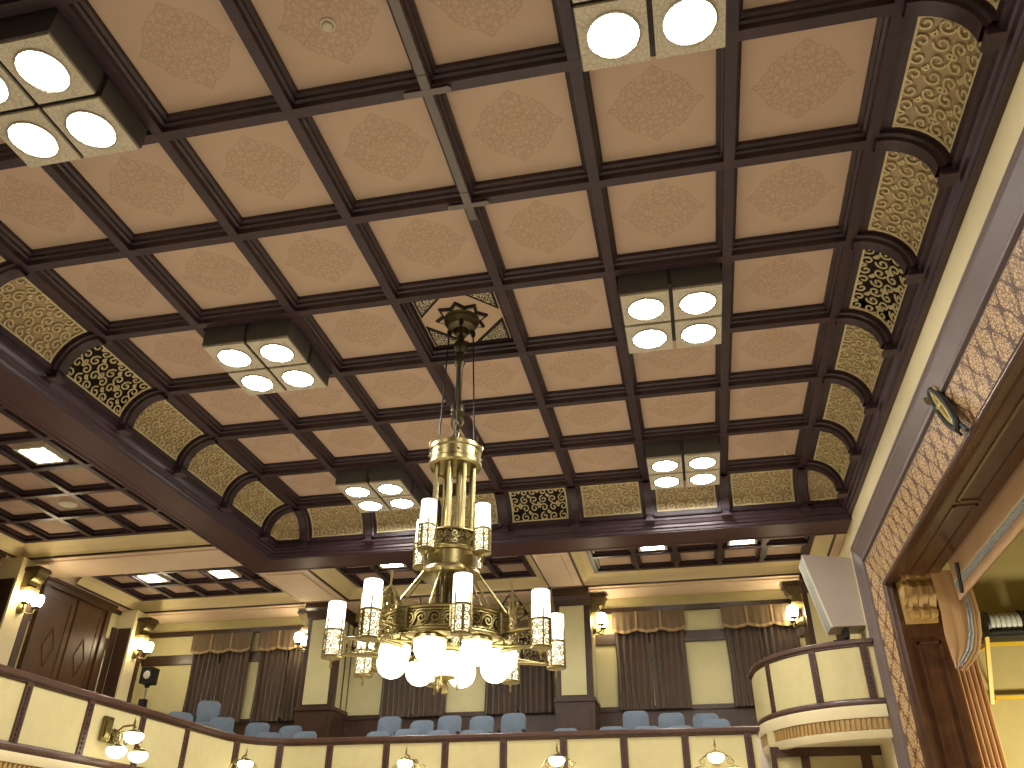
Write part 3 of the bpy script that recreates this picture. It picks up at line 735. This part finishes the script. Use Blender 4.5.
for x, y, z, rz, lab in ((-10.9, 5.45, 6.34, pi/2, 'two-shade brass sconce at the left edge beside the wooden door'), (-10.9, 9.47, 6.32, pi/2, 'two-shade brass sconce on the pilaster right of the wooden door'),
        (-6.45, 10.0, 6.42, -pi/2, 'glowing sconce on the corner pilaster beside the chandelier'), (.49, 10.05, 6.52, pi/2, 'glowing sconce on the middle pilaster beneath a carved bracket'), (5.2, 10.05, 6.46, -pi/2, 'glowing sconce beside the loudspeaker under the last bracket')):
    if first is None: t = first = sconce(); t.location = (x, y, z); t.rotation_euler = (0, 0, rz)
    else: t = copy_tree(first, (x, y, z), rz)
    tag(t, lab, 'wall lamp', 'wall sconces in the galleries')
# carved brackets above the sconces
def bracket():
    t = thing('carved_bracket', 'x', 'bracket'); t.scale = (.9, .9, .9)
    MB().prism([(0, 0), (-.12, .02), (-.2, .08), (-.22, .16), (-.30, .2), (-.36, .3), (-.38, .4), (0, .4)], lambda a, b, t_: (t_, a, b), -.17, .17).build('corbel', M['oldbrass'], t)
    MB().box(-.2, .2, -.42, 0, .4, .45).box(-.19, .19, -.40, 0, .45, .49).build('abacus', M['brown'], t, None, False)
    MB().box(-.16, .16, -.26, -.0, -.06, .02).build('lit_underside', M['gilt'], t, None, False)  # added plate whose gilt colour stands in for the lit underside
    return t
first = None
for x, y, z, rz, lab in ((-10.9, 5.45, 6.74, pi/2, 'carved bracket above the sconce at the left edge'), (-10.9, 9.47, 6.74, pi/2, 'carved bracket above the sconce right of the wooden door'), (-6.45, 10.0, 6.86, -pi/2, 'carved bracket on the corner pilaster near the chandelier'),
        (.49, 10.05, 6.86, pi/2, 'carved bracket above the sconce on the middle pilaster'), (5.2, 10.05, 6.86, -pi/2, 'carved bracket beside the loudspeaker')):
    if first is None: t = first = bracket(); t.location = (x, y, z); t.rotation_euler = (0, 0, rz)
    else: t = copy_tree(first, (x, y, z), rz)
    tag(t, lab, 'bracket', 'carved brackets under the gallery beams')

# three-globe sconces on the balcony front
def tri():
    t = thing('balcony_sconce', 'x', 'wall lamp')                # origin on the panel, facing -y
    MB().obox((.0, -.02, 0), .13, .05, .2).obox((.0, -.045, 0), .08, .03, .12).build('backplate', M['oldbrass'], t)
    MB().tube([(0, -.35, .02), (0, -.35, .16)], .012, 6).lathe([(0, .30), (.012, .24), (.02, .18), (.012, .15)], (0, -.35, 0), 8).build('finial', M['brass'], t)
    for k, (x, y, z) in enumerate(((0, -.38, .03), (-.27, -.34, -.20), (.27, -.34, -.20))):
        a = MB().tube([(0, -.03, .02), (x*.4, y*.45, .13+z*.3), (x*.85, y*.9, .13+z*.7), (x, y, z+.09)], .016, 8).lathe([(.03, .06), (.09, .04), (.12, .01), (.03, .015)], (x, y, z), 16).build('arm', M['brass'], t)
        MB().lathe(globe_prof(.145, .15), (x, y, z+.01), 20).build('globe', M['globe'], a)
        for s in (-1, 1): MB().ribbon(spiral(x*.5+s*.1, z*.4+.02, .07, 0 if s > 0 else pi, s*1.2, 12), .016, .012, lambda u, v, h: (u, -.1-h, v)).build('scroll', M['brass'], a)
    return t
first = None
for x, y, rz, lab in ((-6.03, 2.78, pi/2, 'three-globe brass sconce on the left balcony front'), (-5.93, 6.55, pi/4, 'brass globe sconce at the curved corner of the balcony front'), (-2.68, 7.06, 0, 'brass globe sconce on the balcony front under the chandelier'), (.14, 7.06, 0, 'brass globe sconce on the far balcony front below the middle pilaster'), (2.9, 7.06, 0, 'brass globe sconce on the far balcony front nearest the curved box')):
    p = (x, y, 3.40)
    if first is None: t = first = tri(); t.location = p; t.rotation_euler = (0, 0, rz)
    else: t = copy_tree(first, p, rz)
    tag(t, lab, 'wall lamp', 'globe sconces on the balcony front')

t = thing('brass_plate', 'upright brass plate on the left balcony front beside the three-globe sconce', 'plate', (-6.04, 2.60, 3.48), pi/2)
MB().obox((0, -.03, 0), .20, .05, .34).build('plate_body', M['oldbrass'], t, None, False)
MB().obox((0, -.065, 0), .13, .03, .24).build('raised_panel', M['brass'], t, None, False)

# ------------------------------------------------------------------ spotlight on a stand in the gallery corner
t = thing('spotlight', 'black spotlight with white lens on a stand in the gallery corner', 'spotlight', (-10.35, 9.5, 4.0))
t.scale = (.8, .8, .9)
MB().tube([(0, 0, 0.0), (0, 0, 1.72)], .03, 8).build('pole', M['steel'], t)
MB().tube([(0, 0, .55), (.3, -.2, 0)], .015, 6).tube([(0, 0, .55), (-.3, -.2, 0)], .015, 6).tube([(0, 0, .55), (0, .32, 0)], .015, 6).build('tripod', M['black'], t)
hd = MB().obox((0, 0, 1.98), .34, .42, .42).obox((0, 0, 1.73), .1, .1, .1).build('head', M['black'], t, None, False)
MB().lathe([(.11, 0), (.10, .03), (.07, .05), (0, .055)], (0, 0, 0), 20).build('lens', M['white'], hd).matrix_local = Matrix.Translation((.05, -.21, 1.98)) @ Matrix.Rotation(pi/2, 4, 'X')
MB().obox((0, -.03, 1.2), .2, .16, .36).build('ballast_box', M['black'], t, None, False)

# ------------------------------------------------------------------ stage side: wall, proscenium, corbel
YP, ZPR = 7.05, 7.03
root = struct('wall_stage', 'cream stage wall above and beside the proscenium frame', 'wall')
MB().box(XW, XW+.3, YBW, YFW, ZPR-.02, 8.5).box(XW, XW+.3, YP-.02, YFW, 0, ZPR).box(XW, XW+.3, YBW, -YP+.02, 0, ZPR).build('wall_surface', M['creamtop'], root, None, False)
root = struct('proscenium_frame', 'stage opening frame with mauve moulding, gold damask band and brown wood lining', 'stage frame')
def frame_sweep(prof):
    """prof: (d inward from the outer edge, x)"""
    rows = []
    for cy, cz in ((YP, 0), (YP, ZPR), (-YP, ZPR), (-YP, 0)):
        s = 1 if cy > 0 else -1
        rows.append([(x, s*(YP-d), (ZPR-d) if cz else 0.0) for d, x in prof])
    return MB().grid(rows)
X0 = XW
frame_sweep([(-.01, X0+.02), (-.0, X0-.012), (.035, X0-.012), (.05, X0-.0), (.09, X0+.0), (.30, X0+.085), (.33, X0+.07), (.37, X0+.075), (.38, X0+.12), (.42, X0+.11), (.42, X0+.2)]).build('plaster_moulding', M['mauve'], root, None, False)
frame_sweep([(.42, X0+.11), (.97, X0+.25)]).build('damask_band', M['damask'], root, None, False)
bead = [(.97, X0+.27), (.962, X0+.22)] + [(1.01-.048*cos(a), X0+.235-.055*sin(a)) for a in [pi*k/8 for k in range(9)]] + [(1.06, X0+.25), (1.075, X0+.31), (1.05, X0+.34), (1.03, X0+.40), (1.03, X0+1.0)]
frame_sweep(bead).build('wood_lining', M['pros'], root)
mb = MB()
for y0, y1 in ((-5.9, -1.6), (-1.45, 2.35), (2.5, 5.85)):
    for a, b, c, d in ((X0+.52, X0+.56, y0, y1), (X0+.80, X0+.84, y0, y1), (X0+.52, X0+.84, y0, y0+.04), (X0+.52, X0+.84, y1-.04, y1)): mb.box(a, b, c, d, ZPR-1.045, ZPR-1.0)
mb.build('lining_panel_moulding', M['pros'], root, None, False)
mb = MB()
for a, b, c, d in ((X0+.5, X0+.54, 1.0, 5.0), (X0+.84, X0+.88, 1.0, 5.0), (X0+.5, X0+.88, 4.96, 5.0)): mb.box(a, b, YP-1.055, YP-1.0, c, d)
mb.build('lining_panel_moulding', M['pros'], root, None, False)
# carved gilt corbel under the lining
t = thing('gilt_corbel', 'carved gilt corbel in the upper corner of the stage opening', 'corbel', (6.52, YP-1.03, 5.30)); t.scale = (1, 1, 1.08)
MB().prism([(0, 0), (-.10, 0), (-.12, .06), (-.2, .09), (-.22, .15), (-.18, .2), (-.26, .27), (-.40, .36), (-.44, .46), (-.40, .54), (-.36, .57), (-.46, .60), (-.46, .71), (0, .71)], lambda a, b, q: (q, a, b), -.25, .25).build('body', M['gilt'], t)
mb = MB()
for k in (-.16, 0, .16):
    mb.prism([(-.02, .02), (-.15, .05), (-.245, .1), (-.26, .15), (-.22, .2), (-.30, .28), (-.44, .37), (-.48, .46), (-.44, .55), (-.40, .58), (-.50, .61), (-.50, .69), (-.02, .69)], lambda a, b, q: (q, a, b), k-.03, k+.03)
mb.build('carved_ridge', M['gilt'], t)
MB().lathe([(.0, .02), (.05, .015), (.07, 0)], (0, 0, 0), 12).build('rosette', M['gilt'], t).matrix_local = Matrix.Translation((-.25, -.2, .42)) @ Matrix.Rotation(-pi/2, 4, 'Y')

# hook block on the damask band
t = thing('pulley_hook', 'black and brass looped hook hanging on the gold damask band', 'hook', (6.02, .48, 6.35))
def loop(ry, rz_, r, cz, name, mat, yo=0):
    pts = []
    for k in range(25):
        a = 2*pi*k/24; y = ry*cos(a); z = rz_*sin(a)
        c, s = cos(1.0), sin(1.0); pts.append((-.08, yo+y*c-z*s, cz+y*s+z*c))
    MB().tube(pts, r, 8, False).build(name, mat, t)
loop(.46, .12, .042, .12, 'outer_loop', M['black']); loop(.36, .05, .034, .12, 'brass_loop', M['sheenbrass'], -.02); loop(.20, .12, .03, .36, 'upper_loop', M['sheenbrass'], .14)
MB().tube([(-.09, .36, .42), (-.09, .46, .52)], [.05, .03], 10).build('brass_cap', M['brass'], t)
MB().tube([(-.07, -.1, -.05), (-.05, -.28, -.25), (-.03, -.38, -.38)], .022, 8).tube([(-.07, .02, -.1), (-.04, -.18, -.34)], .018, 8).build('hook_arm', M['black'], t)

# ------------------------------------------------------------------ stage curtains
t = thing('stage_pelmet', 'tan cloth pelmet with blue woven border across the stage opening', 'curtain', (6.95, 0, 5.96))
def wavy(y0, y1, z0, z1, amp, wl, dx=0.0, n=None, th=.02):
    n = n or int((y1-y0)/wl*10); rows = []
    for z in (z0, (z0+z1)/2, z1): rows.append([(dx+amp*sin(2*pi*(y0+(y1-y0)*i/n)/wl), y0+(y1-y0)*i/n, z) for i in range(n+1)])
    return MB().grid(rows).grid([[(p[0]+th, p[1], p[2]) for p in r] for r in rows])
wavy(-5.9, 5.2, .31, -.22, -.004, .9).build('upper_cloth', M['tan'], t)
wavy(-5.9, 5.2, -.22, -.25, -.004, .9, -.006).build('pale_edge', M['creamtop'], t)
wavy(-5.9, 5.2, -.25, -.37, -.004, .9, -.008).build('woven_border', M['stripe'], t)
wavy(-5.9, 5.2, -.37, -.53, -.004, .9).build('lower_cloth', M['tan'], t)
MB().tube([(-.04, 4.70, -.06), (-.035, 4.74, -.2), (-.03, 4.80, -.36), (-.03, 4.86, -.5)], .03, 6).build('cord', M['darkmetal'], t)
t = thing('side_drape', 'tan shaped side drape with blue woven edge beside the stage opening', 'curtain', (0, 5.52, 0))
def drape_piece(poly, name, mat, yo, th=.02):
    # poly rows: list of (z, xL, xR)
    rows = []
    for z, a, b in poly: rows.append([(a+(b-a)*k/10, yo+.010*sin(k*1.1+z*3), z) for k in range(11)])
    return MB().grid(rows).grid([[(p[0], p[1]+th, p[2]) for p in r] for r in rows]).build(name, mat, t)
EDGE = [(6.04, 6.72, 7.22), (5.7, 6.73, 7.28), (5.35, 6.73, 7.28), (5.0, 6.70, 7.22), (4.75, 6.71, 7.12), (4.58, 6.72, 6.98), (4.46, 6.73, 6.84)]
drape_piece([(z, a, b-.16 if b-.16 > a else a+.01) for z, a, b in EDGE], 'drape_field', M['tan'], 0)
drape_piece([(z, max(a, b-.16), max(a+.01, b-.075)) for z, a, b in EDGE], 'woven_border', M['stripe'], -.006)
drape_piece([(z-.03, max(a, b-.078), b+.03) for z, a, b in EDGE], 'drape_hem', M['tan'], 0)
t = thing('stage_curtain', 'gathered tan stage curtain below the side drape', 'curtain', (0, 0, 0))
rows = []
for j in range(9):
    z = 5.3-5.25*j/8
    rows.append([(6.80+.52*i/60, 6.22+.05*sin(i*2*pi/10)+.12*(i/60), z) for i in range(61)])
MB().grid(rows).grid([[(p[0], p[1]+.02, p[2]) for p in r] for r in rows]).build('pleated_cloth', M['tan'], t)

# stage house
root = struct('wall_stagehouse', 'olive stage side wall behind the curtain', 'wall')
MB().box(7.3, 13.5, 8.9, 9.1, 0, 9.5).box(13.3, 13.5, -8, 8.9, 0, 9.5).box(XW+.9, 13.5, -8.2, -8, 0, 9.5).box(XW+1.4, 13.5, -8, 9, 9.5, 9.6).build('wall_surface', M['greenwall'], root, None, False)
MB().box(XW+.32, XW+.6, 6.1, 8.9, 0, 6.0).box(XW+.3, XW+1.5, 8.7, 8.9, 0, 9.5).box(XW+.3, XW+1.5, -8, 8.9, 7.1, 7.2).build('wall_return', M['greenwall'], root, None, False)
t = thing('wall_rack', 'yellow steel rack fixed to the stage side wall', 'rack', (8.16, 8.3, 4.42))
xr = 0
for x in (0, 1.3): MB().prism([(x-.09, .40, 0), (x-.02, .40, 0), (x-.02, .48, 0), (x-.09, .48, 0)] and [(-.035, -.04), (.035, -.04), (.035, .04), (-.035, .04)], lambda a, b, q, x=x: (x+.03+a-.10*(1-q), b+.43*(1-q), 1.13*q), 0, 1).build('post', M['yellowpaint'], t, None, False)
for z in (.08, .98): MB().box(.0, 1.3, -.03+.43*(1-z/1.13), .03+.43*(1-z/1.13), z, z+.06).build('cross_rail', M['yellowpaint'], t, None, False)
for x in (0.0, 1.3):
    for z in (.04, 1.0): MB().box(x, x+.05, .04 if z > .5 else .45, .6, z, z+.05).build('wall_arm', M['yellowpaint'], t, None, False)
for x in (.03, 1.33): MB().tube([(x, .03, 1.0), (x, .58, .35)], .02, 6).build('brace', M['yellowpaint'], t)
MB().box(.02, 1.36, -.05, .58, 1.13, 1.17).build('shelf', M['black'], t, None, False)
t = thing('cable_reel', 'black reel wound with pale cable lying on the yellow rack', 'cable reel', (8.22, 8.3, 5.59))
def xlathe(prof, name, mat):
    o = MB().lathe(prof, (0, 0, 0), 28).build(name, mat, t); o.matrix_local = Matrix.Translation((0, 0, .22)) @ Matrix.Rotation(pi/2, 4, 'Y'); return o
for x in (0, .62): xlathe([(.0, x), (.22, x), (.22, x+.05), (0, x+.05)], 'flange', M['black'])
prof = [(.12, .05)]
for k in range(6): prof += [(.17, .06+.093*k), (.18, .10+.093*k), (.17, .14+.093*k), (.15, .148+.093*k)]
prof.append((.12, .62)); xlathe(prof, 'wound_cable', M['cable'])
MB().box(.02, .62, -.2, .2, 0, .03).build('cradle', M['black'], t, None, False)
t = thing('cable_reel', 'second black cable reel, cut off by the right edge of the photo', 'cable reel', (8.96, 8.3, 5.59))
for x in (0, .5): xlathe([(.0, x), (.21, x), (.21, x+.05), (0, x+.05)], 'flange', M['black'])
xlathe([(.12, .05), (.18, .1), (.18, .45), (.12, .5)], 'wound_cable', M['black'])

# ------------------------------------------------------------------ loudspeaker beside the proscenium
t = thing('loudspeaker', 'large pale grey wedge loudspeaker fixed above the curved box', 'loudspeaker', (0, 7.22, 5.5))
side = [(4.98, 1.50), (5.0, 1.53), (XW, 1.40), (XW, .12), (5.31, .12), (5.28, .14)]
MB().prism(side, lambda a, b, q: (a, q, b), 0, .62).build('cabinet', M['greyplastic'], t, None, False)
MB().prism([(4.968, 1.49), (4.99, 1.49), (5.29, .13), (5.268, .12)], lambda a, b, q: (a, q, b), .04, .58).build('front_grille', M['grille'], t, None, False)
MB().prism([(4.965, 1.505), (4.99, 1.52), (5.295, .115), (5.265, .105)], lambda a, b, q: (a, q, b), -.012, .03).prism([(4.965, 1.505), (4.99, 1.52), (5.295, .115), (5.265, .105)], lambda a, b, q: (a, q, b), .59, .632).build('front_rim', M['white'], t, None, False)
MB().box(5.5, 5.58, .1, .5, -.06, .12).box(5.3, XW, .25, .35, -.16, -.06).build('mounting_bracket', M['darkmetal'], t, None, False)

# ------------------------------------------------------------------ chandelier
ch = thing('chandelier', 'large two-tier brass chandelier with opal candle tubes and globes', 'chandelier', (0, 0, 0))
A0 = radians(-112.5)
def pol(r, a, z): return (r*cos(a), r*sin(a), z)
MB().lathe([(0, 8.32), (.24, 8.32), (.25, 8.29), (.235, 8.27), (.24, 8.23), (.21, 8.19), (.19, 8.15), (.11, 8.11), (.085, 8.03), (0, 8.0)], seg=32).build('canopy', M['bronze'], ch)
MB().lathe([(.0, 8.02), (.05, 8.0), (.05, 7.93), (.09, 7.89), (.10, 7.84), (.085, 7.78), (.05, 7.74), (.055, 7.68), (.075, 7.64), (.075, 7.56), (.045, 7.5), (.042, 6.98), (.06, 6.95), (.09, 6.90), (.09, 6.80), (.05, 6.76), (.03, 6.74), (0, 6.74)], seg=20).build('stem', M['bronze'], ch)
mb = MB()
for ax in (0, 1):
    pts = []
    for k in range(21):
        a = 2*pi*k/20; pts.append((.075*cos(a)*(1-ax), .075*cos(a)*ax, 6.66-.0*ax+.10*sin(a)-(.10 if ax else 0)))
    mb.tube(pts, .018, 8, False)
mb.lathe([(.0, 6.50), (.05, 6.49), (.07, 6.44), (.12, 6.30), (.3, 6.285)], seg=24).build('suspension_ring', M['oldbrass'], ch)
for k in range(3):
    a = radians(-75+120*k)
    MB().tube([pol(.19, a, 8.2), pol(.27, a, 6.29)], .011, 6).lathe([(0, 8.2), (.03, 8.16), (.035, 8.1), (.012, 8.06), (0, 8.06)], pol(.193, a, 0), 10).build('suspension_wire', M['darkmetal'], ch)
dr = MB().lathe([(.0, 6.01), (.29, 6.01), (.30, 5.99), (.335, 6.01), (.335, 6.06), (.32, 6.08), (.32, 6.20), (.335, 6.22), (.335, 6.27), (.31, 6.29), (0, 6.28)], seg=40).build('upper_drum', M['brass'], ch)
for k in range(8):
    a = A0+k*pi/4; MB().tube([pol(.325, a, 6.27), pol(.345, a, 6.31), pol(.33, a, 6.36)], [.014, .012, .004], 6).build('drum_finial', M['brass'], dr)
    MB().lathe([(.02, -.012), (.02, .012), (0, .016)], pol(.325, a, 6.14), 8).build('drum_stud', M['brass'], dr)
for k in range(8): MB().tube([pol(.245, A0+pi/8+k*pi/4, 6.02), pol(.245, A0+pi/8+k*pi/4, 5.0)], .027, 10).build('tube_rod', M['brass'], ch)
for k in range(4): MB().tube([pol(.085, A0+k*pi/2, 6.02), pol(.085, A0+k*pi/2, 5.0)], .03, 10).build('tube_rod', M['brass'], ch)
# middle drum with lattice
md = MB().lathe([(.30, 5.10), (.345, 5.10), (.35, 5.085), (.335, 5.075), (.31, 5.075)], seg=40).lathe([(.31, 4.90), (.345, 4.90), (.36, 4.88), (.345, 4.85), (.325, 4.84), (.325, 4.68), (.345, 4.66), (.355, 4.62), (.34, 4.59), (.30, 4.58), (.0, 4.58)], seg=40).build('middle_drum', M['brass'], ch)
MB().lathe([(.30, 4.9), (.30, 5.09)], seg=40).build('drum_liner', M['oldbrass'], md)
def cyl_fn(r, z0, c=(0, 0)): return lambda u, v, h: (c[0]+(r+h)*cos(u/r), c[1]+(r+h)*sin(u/r), z0+v)
scroll_field(MB(), 2*pi*.325, .165, .085, .014, .01, cyl_fn(.325, 4.905), 9).build('lattice_band', M['brass'], md)
# candle lamps
def candle_mesh(rg):
    cz = 0.0
    glass = MB().lathe([(rg*.96, .0), (rg, .01), (rg, .30), (rg*.97, .315), (0, .315)], seg=24).mesh('glass_tube', M['candle'])
    base = MB().lathe([(0, -.40), (.008, -.395), (.016, -.365), (.008, -.345), (.014, -.32), (.03, -.30), (rg*.6, -.295), (rg*1.14, -.29), (rg*1.18, -.275), (rg*1.05, -.262), (rg*.9, -.262)], seg=24).lathe([(rg*1.0, -.01), (rg*1.12, -.005), (rg*1.12, .015), (rg*1.0, .015)], seg=24)
    for k in range(4):
        a = k*pi/2+pi/4; base.tube([pol(rg*1.1, a, -.27), pol(rg*1.1, a, .10), pol(rg*1.1, a, .17)], [.009, .009, .003], 6)
    base = base.mesh('holder', M['brass'])
    lat = scroll_field(MB(), 2*pi*rg*1.05, .25, .075, .012, .008, cyl_fn(rg*1.05, -.262), 9).mesh('holder_lattice', M['brass'])
    lin = MB().lathe([(rg*.93, -.262), (rg*.93, 0)], seg=24).mesh('holder_glass', M['candlelow'])
    return glass, base, lat, lin
cm = candle_mesh(.098)
cm2 = candle_mesh(.090)
def candle(parts, r, a, z):
    h = link('candle_lamp', parts[1], ch, pol(r, a, z), a)
    for n_, me in zip(('glass_tube', 'holder_lattice', 'holder_glass'), (parts[0], parts[2], parts[3])): link(n_, me, h)
    return h
for k in range(4):
    a = A0+k*pi/2
    candle(cm2, .455, a, 5.085)
    MB().tube([pol(.33, a, 4.95), pol(.38, a, 4.95)], .02, 8).tube([pol(.33, a, 4.88), pol(.40, a, 4.87)], .02, 8).build('upper_arm', M['brass'], ch)
# lower ring
RB = .74; ZR = 3.83                        # ring radius, lower edge of the band
rg = MB().lathe([(RB-.012, ZR), (RB-.012, ZR+.22)], seg=64).build('ring_band', M['oldbrass'], ch)
mb = MB()
for z, rr in ((ZR+.235, .022), (ZR-.005, .024), (ZR+.198, .010), (ZR+.03, .010)):
    mb.lathe([(RB+rr*cos(a), z+rr*sin(a)) for a in [2*pi*q/8 for q in range(9)]], seg=64)
mb.lathe([(RB-.03, ZR+.25), (RB+.03, ZR+.25)], seg=64).lathe([(RB-.18, ZR-.03), (RB+.05, ZR-.03), (RB+.07, ZR-.05), (RB+.03, ZR-.075), (RB-.16, ZR-.07), (RB-.18, ZR-.03)], seg=64).build('ring_rim', M['brass'], rg)
mb = MB(); N = 32
for k in range(N):
    u0 = 2*pi*RB*(k+.5)/N; fn = cyl_fn(RB, ZR+.018)
    s = spiral(u0, .094, .070, pi, -1.6, 20, .12); mb.ribbon(s, .020, .018, fn)
    wv = [(u0-.070, .094), (u0-.077, .135), (u0-.05, .174), (u0+.0, .18)]; mb.ribbon(wv, .016, .014, fn)
    mb.ribbon([(u0-.070, .094), (u0-.09, .05), (u0-.135, .012)], .016, .014, fn)
mb.build('running_scroll', M['brass'], rg)
RC = 1.25
for k in range(8):
    a = A0+k*pi/4
    candle(cm, RC, a, ZR+.085)
    arm = MB().tube([pol(RB, a, ZR-.16), pol(RC-.1, a, ZR-.16)], .020, 8).tube([pol(RB, a, ZR+.02), pol(.95, a, ZR+.03), pol(RC-.1, a, ZR+.02)], .016, 8).tube([pol(.5, a, ZR-.06), pol(.78, a, ZR-.12), pol(RC-.08, a, ZR-.17)], .016, 8).build('arm', M['brass'], ch)
    def afn(u, v, h, a=a):
        p = pol(RB+.03+u, a, ZR-.155+v); return (p[0]-sin(a)*(h-.006), p[1]+cos(a)*(h-.006), p[2])
    scroll_field(MB(), RC-RB-.15, .17, .085, .013, .012, afn, 10).build('arm_lattice', M['brass'], arm)
    Mx = Matrix.Translation(pol(RB+.01, a, ZR+.105)) @ Matrix.Rotation(a, 4, 'Z')
    MB().obox(None, .07, .15, .25, 0, Mx).build('boss', M['oldbrass'], rg, None, False)
    def bfn(u, v, h, a=a):
        p = pol(RB+.046+h, a, ZR-.01+v); q = u-.075; return (p[0]-sin(a)*q, p[1]+cos(a)*q, p[2])
    scroll_field(MB(), .15, .23, .08, .012, .01, bfn, 9).build('boss_lattice', M['brass'], rg)
    b = a+pi/8
    MB().tube([pol(.31, b, 4.66), pol(RB-.02, b, ZR+.26)], .014, 8).build('strut', M['brass'], ch)
    MB().tube([pol(.12, b, ZR-.04), pol(RB, b, ZR-.04)], .018, 8).build('spoke', M['brass'], ch)
    cup = MB().lathe([(.03, ZR-.035), (.10, ZR-.04), (.15, ZR-.055), (.175, ZR-.075), (.18, ZR-.10), (.16, ZR-.105)], pol(.635, b, 0), 24).build('globe_collar', M['brass'], ch)
    MB().lathe([(.155, 3.735), (.168, 3.70), (.170, 3.66), (.160, 3.60), (.135, 3.55), (.09, 3.51), (.04, 3.492), (0, 3.49)], pol(.635, b, 0), 24).build('globe', M['globe'], cup)
for k in (7, 2, 4, 5):
    a = A0+pi/8+k*pi/4
    def cfn(u, v, h, a=a):
        p = pol(RB+h*1.6-.006, a, ZR+.235+v*1.15); u *= 1.35; return (p[0]-sin(a)*u, p[1]+cos(a)*u, p[2])
    mb = MB()
    for s in (-1, 1):
        mb.ribbon(spiral(s*.07, .06, .06, -pi/2, s*1.3, 14), .026, .014, cfn); mb.ribbon(spiral(s*.045, .15, .042, -pi/2, s*1.2, 12), .018, .014, cfn)
        mb.ribbon([(s*.13, .0), (s*.125, .06), (s*.09, .13), (s*.04, .22), (0, .27)], .020, .014, cfn)
    mb.ribbon([(0, .0), (0, .2), (0, .42)], .016, .012, cfn)
    def cfr(u, v, h, a=a):
        u *= 1.35; p = pol(RB+u, a, ZR+.235+v*1.15); q = h*1.6-.006; return (p[0]-sin(a)*q, p[1]+cos(a)*q, p[2])
    for s in (-1, 1):
        mb.ribbon(spiral(s*.07, .06, .06, -pi/2, s*1.3, 14), .026, .014, cfr); mb.ribbon(spiral(s*.045, .15, .042, -pi/2, s*1.2, 12), .018, .014, cfr)
        mb.ribbon([(s*.13, .0), (s*.125, .06), (s*.09, .13), (s*.04, .22), (0, .27)], .020, .014, cfr)
    mb.lathe([(0, .33), (.03, .30), (0, .26)], pol(RB, a, ZR+.235), 8)
    mb.build('crown_ornament', M['brass'], rg)
MB().tube([(0, 0, 4.6), (0, 0, ZR-.05)], .06, 16).build('centre_shaft', M['oldbrass'], ch)
for k in range(6): MB().tube([pol(.14, A0+k*pi/3, 4.6), pol(.14, A0+k*pi/3, ZR-.05)], .024, 8).build('tube_rod', M['oldbrass'], ch)
cb = MB().lathe([(0, ZR), (.22, ZR-.01), (.27, ZR-.04), (.25, ZR-.08), (.20, ZR-.10), (.21, ZR-.13)], seg=32).build('centre_bowl', M['brass'], ch)
MB().lathe([(.21, 3.72), (.21, 3.66), (.19, 3.58), (.14, 3.52), (.08, 3.485), (0, 3.475)], seg=28).build('globe', M['globe'], cb)
MB().lathe([(.0, 3.50), (.10, 3.49), (.11, 3.475), (.05, 3.455), (.025, 3.44), (.02, 3.42), (.04, 3.40), (.035, 3.36), (.04, 3.31), (.0, 3.305)], seg=16).build('finial', M['brass'], cb)
for k in range(3):
    a = A0+.3+k*2*pi/3; MB().lathe([(.0, 3.53), (.012, 3.52), (.010, 3.42), (.018, 3.40), (.014, 3.35), (0, 3.34)], pol(.13, a, 0), 10).build('pendant', M['brass'], cb)

# ------------------------------------------------------------------ lights that the hall has out of this view
def area(name, loc, rot, sx, sy, power, col=(1, .86, .66)):
    d = bpy.data.lights.new(name, 'AREA'); d.shape = 'RECTANGLE'; d.size = sx; d.size_y = sy; d.energy = power; d.color = col
    o = bpy.data.objects.new(name, d); COL.objects.link(o); o.location = loc; o.rotation_euler = rot; return o
area('stage_work_light', (9.3, 5.2, 2.2), (radians(112), 0, 0), 1.5, .6, 260, (1, .9, .62))

w = bpy.data.worlds.new('World'); scn.world = w; w.use_nodes = True
w.node_tree.nodes['Background'].inputs[0].default_value = (.9, .8, .65, 1); w.node_tree.nodes['Background'].inputs[1].default_value = .05

# ------------------------------------------------------------------ camera
C = Vector((2.65213807, -8.95558092, 1.60019485))
r = Vector((0.9782353, 0.20744689, 0.00463591)); d = Vector((-0.10368243, 0.50803297, -0.85507453)); f = Vector((-0.17973775, 0.83598342, 0.51848438))
cam = bpy.data.cameras.new('camera'); co = bpy.data.objects.new('camera', cam); COL.objects.link(co)
mw = Matrix.Identity(4)
for i in range(3): mw[i][0] = r[i]; mw[i][1] = -d[i]; mw[i][2] = -f[i]; mw[i][3] = C[i]
co.matrix_world = mw
cam.sensor_width = 36; cam.lens = 814.894/1024*36; cam.clip_start = .05
scn.camera = co
scn.view_settings.view_transform = 'Standard'; scn.view_settings.look = 'None'; scn.view_settings.gamma = 1; scn.view_settings.use_curve_mapping = False
scn.view_settings.exposure = 0.38
scn.cycles.use_denoising = True
scn.cycles.max_bounces = 6; scn.cycles.diffuse_bounces = 4; scn.cycles.glossy_bounces = 3
scn.cycles.sample_clamp_indirect = 6.0
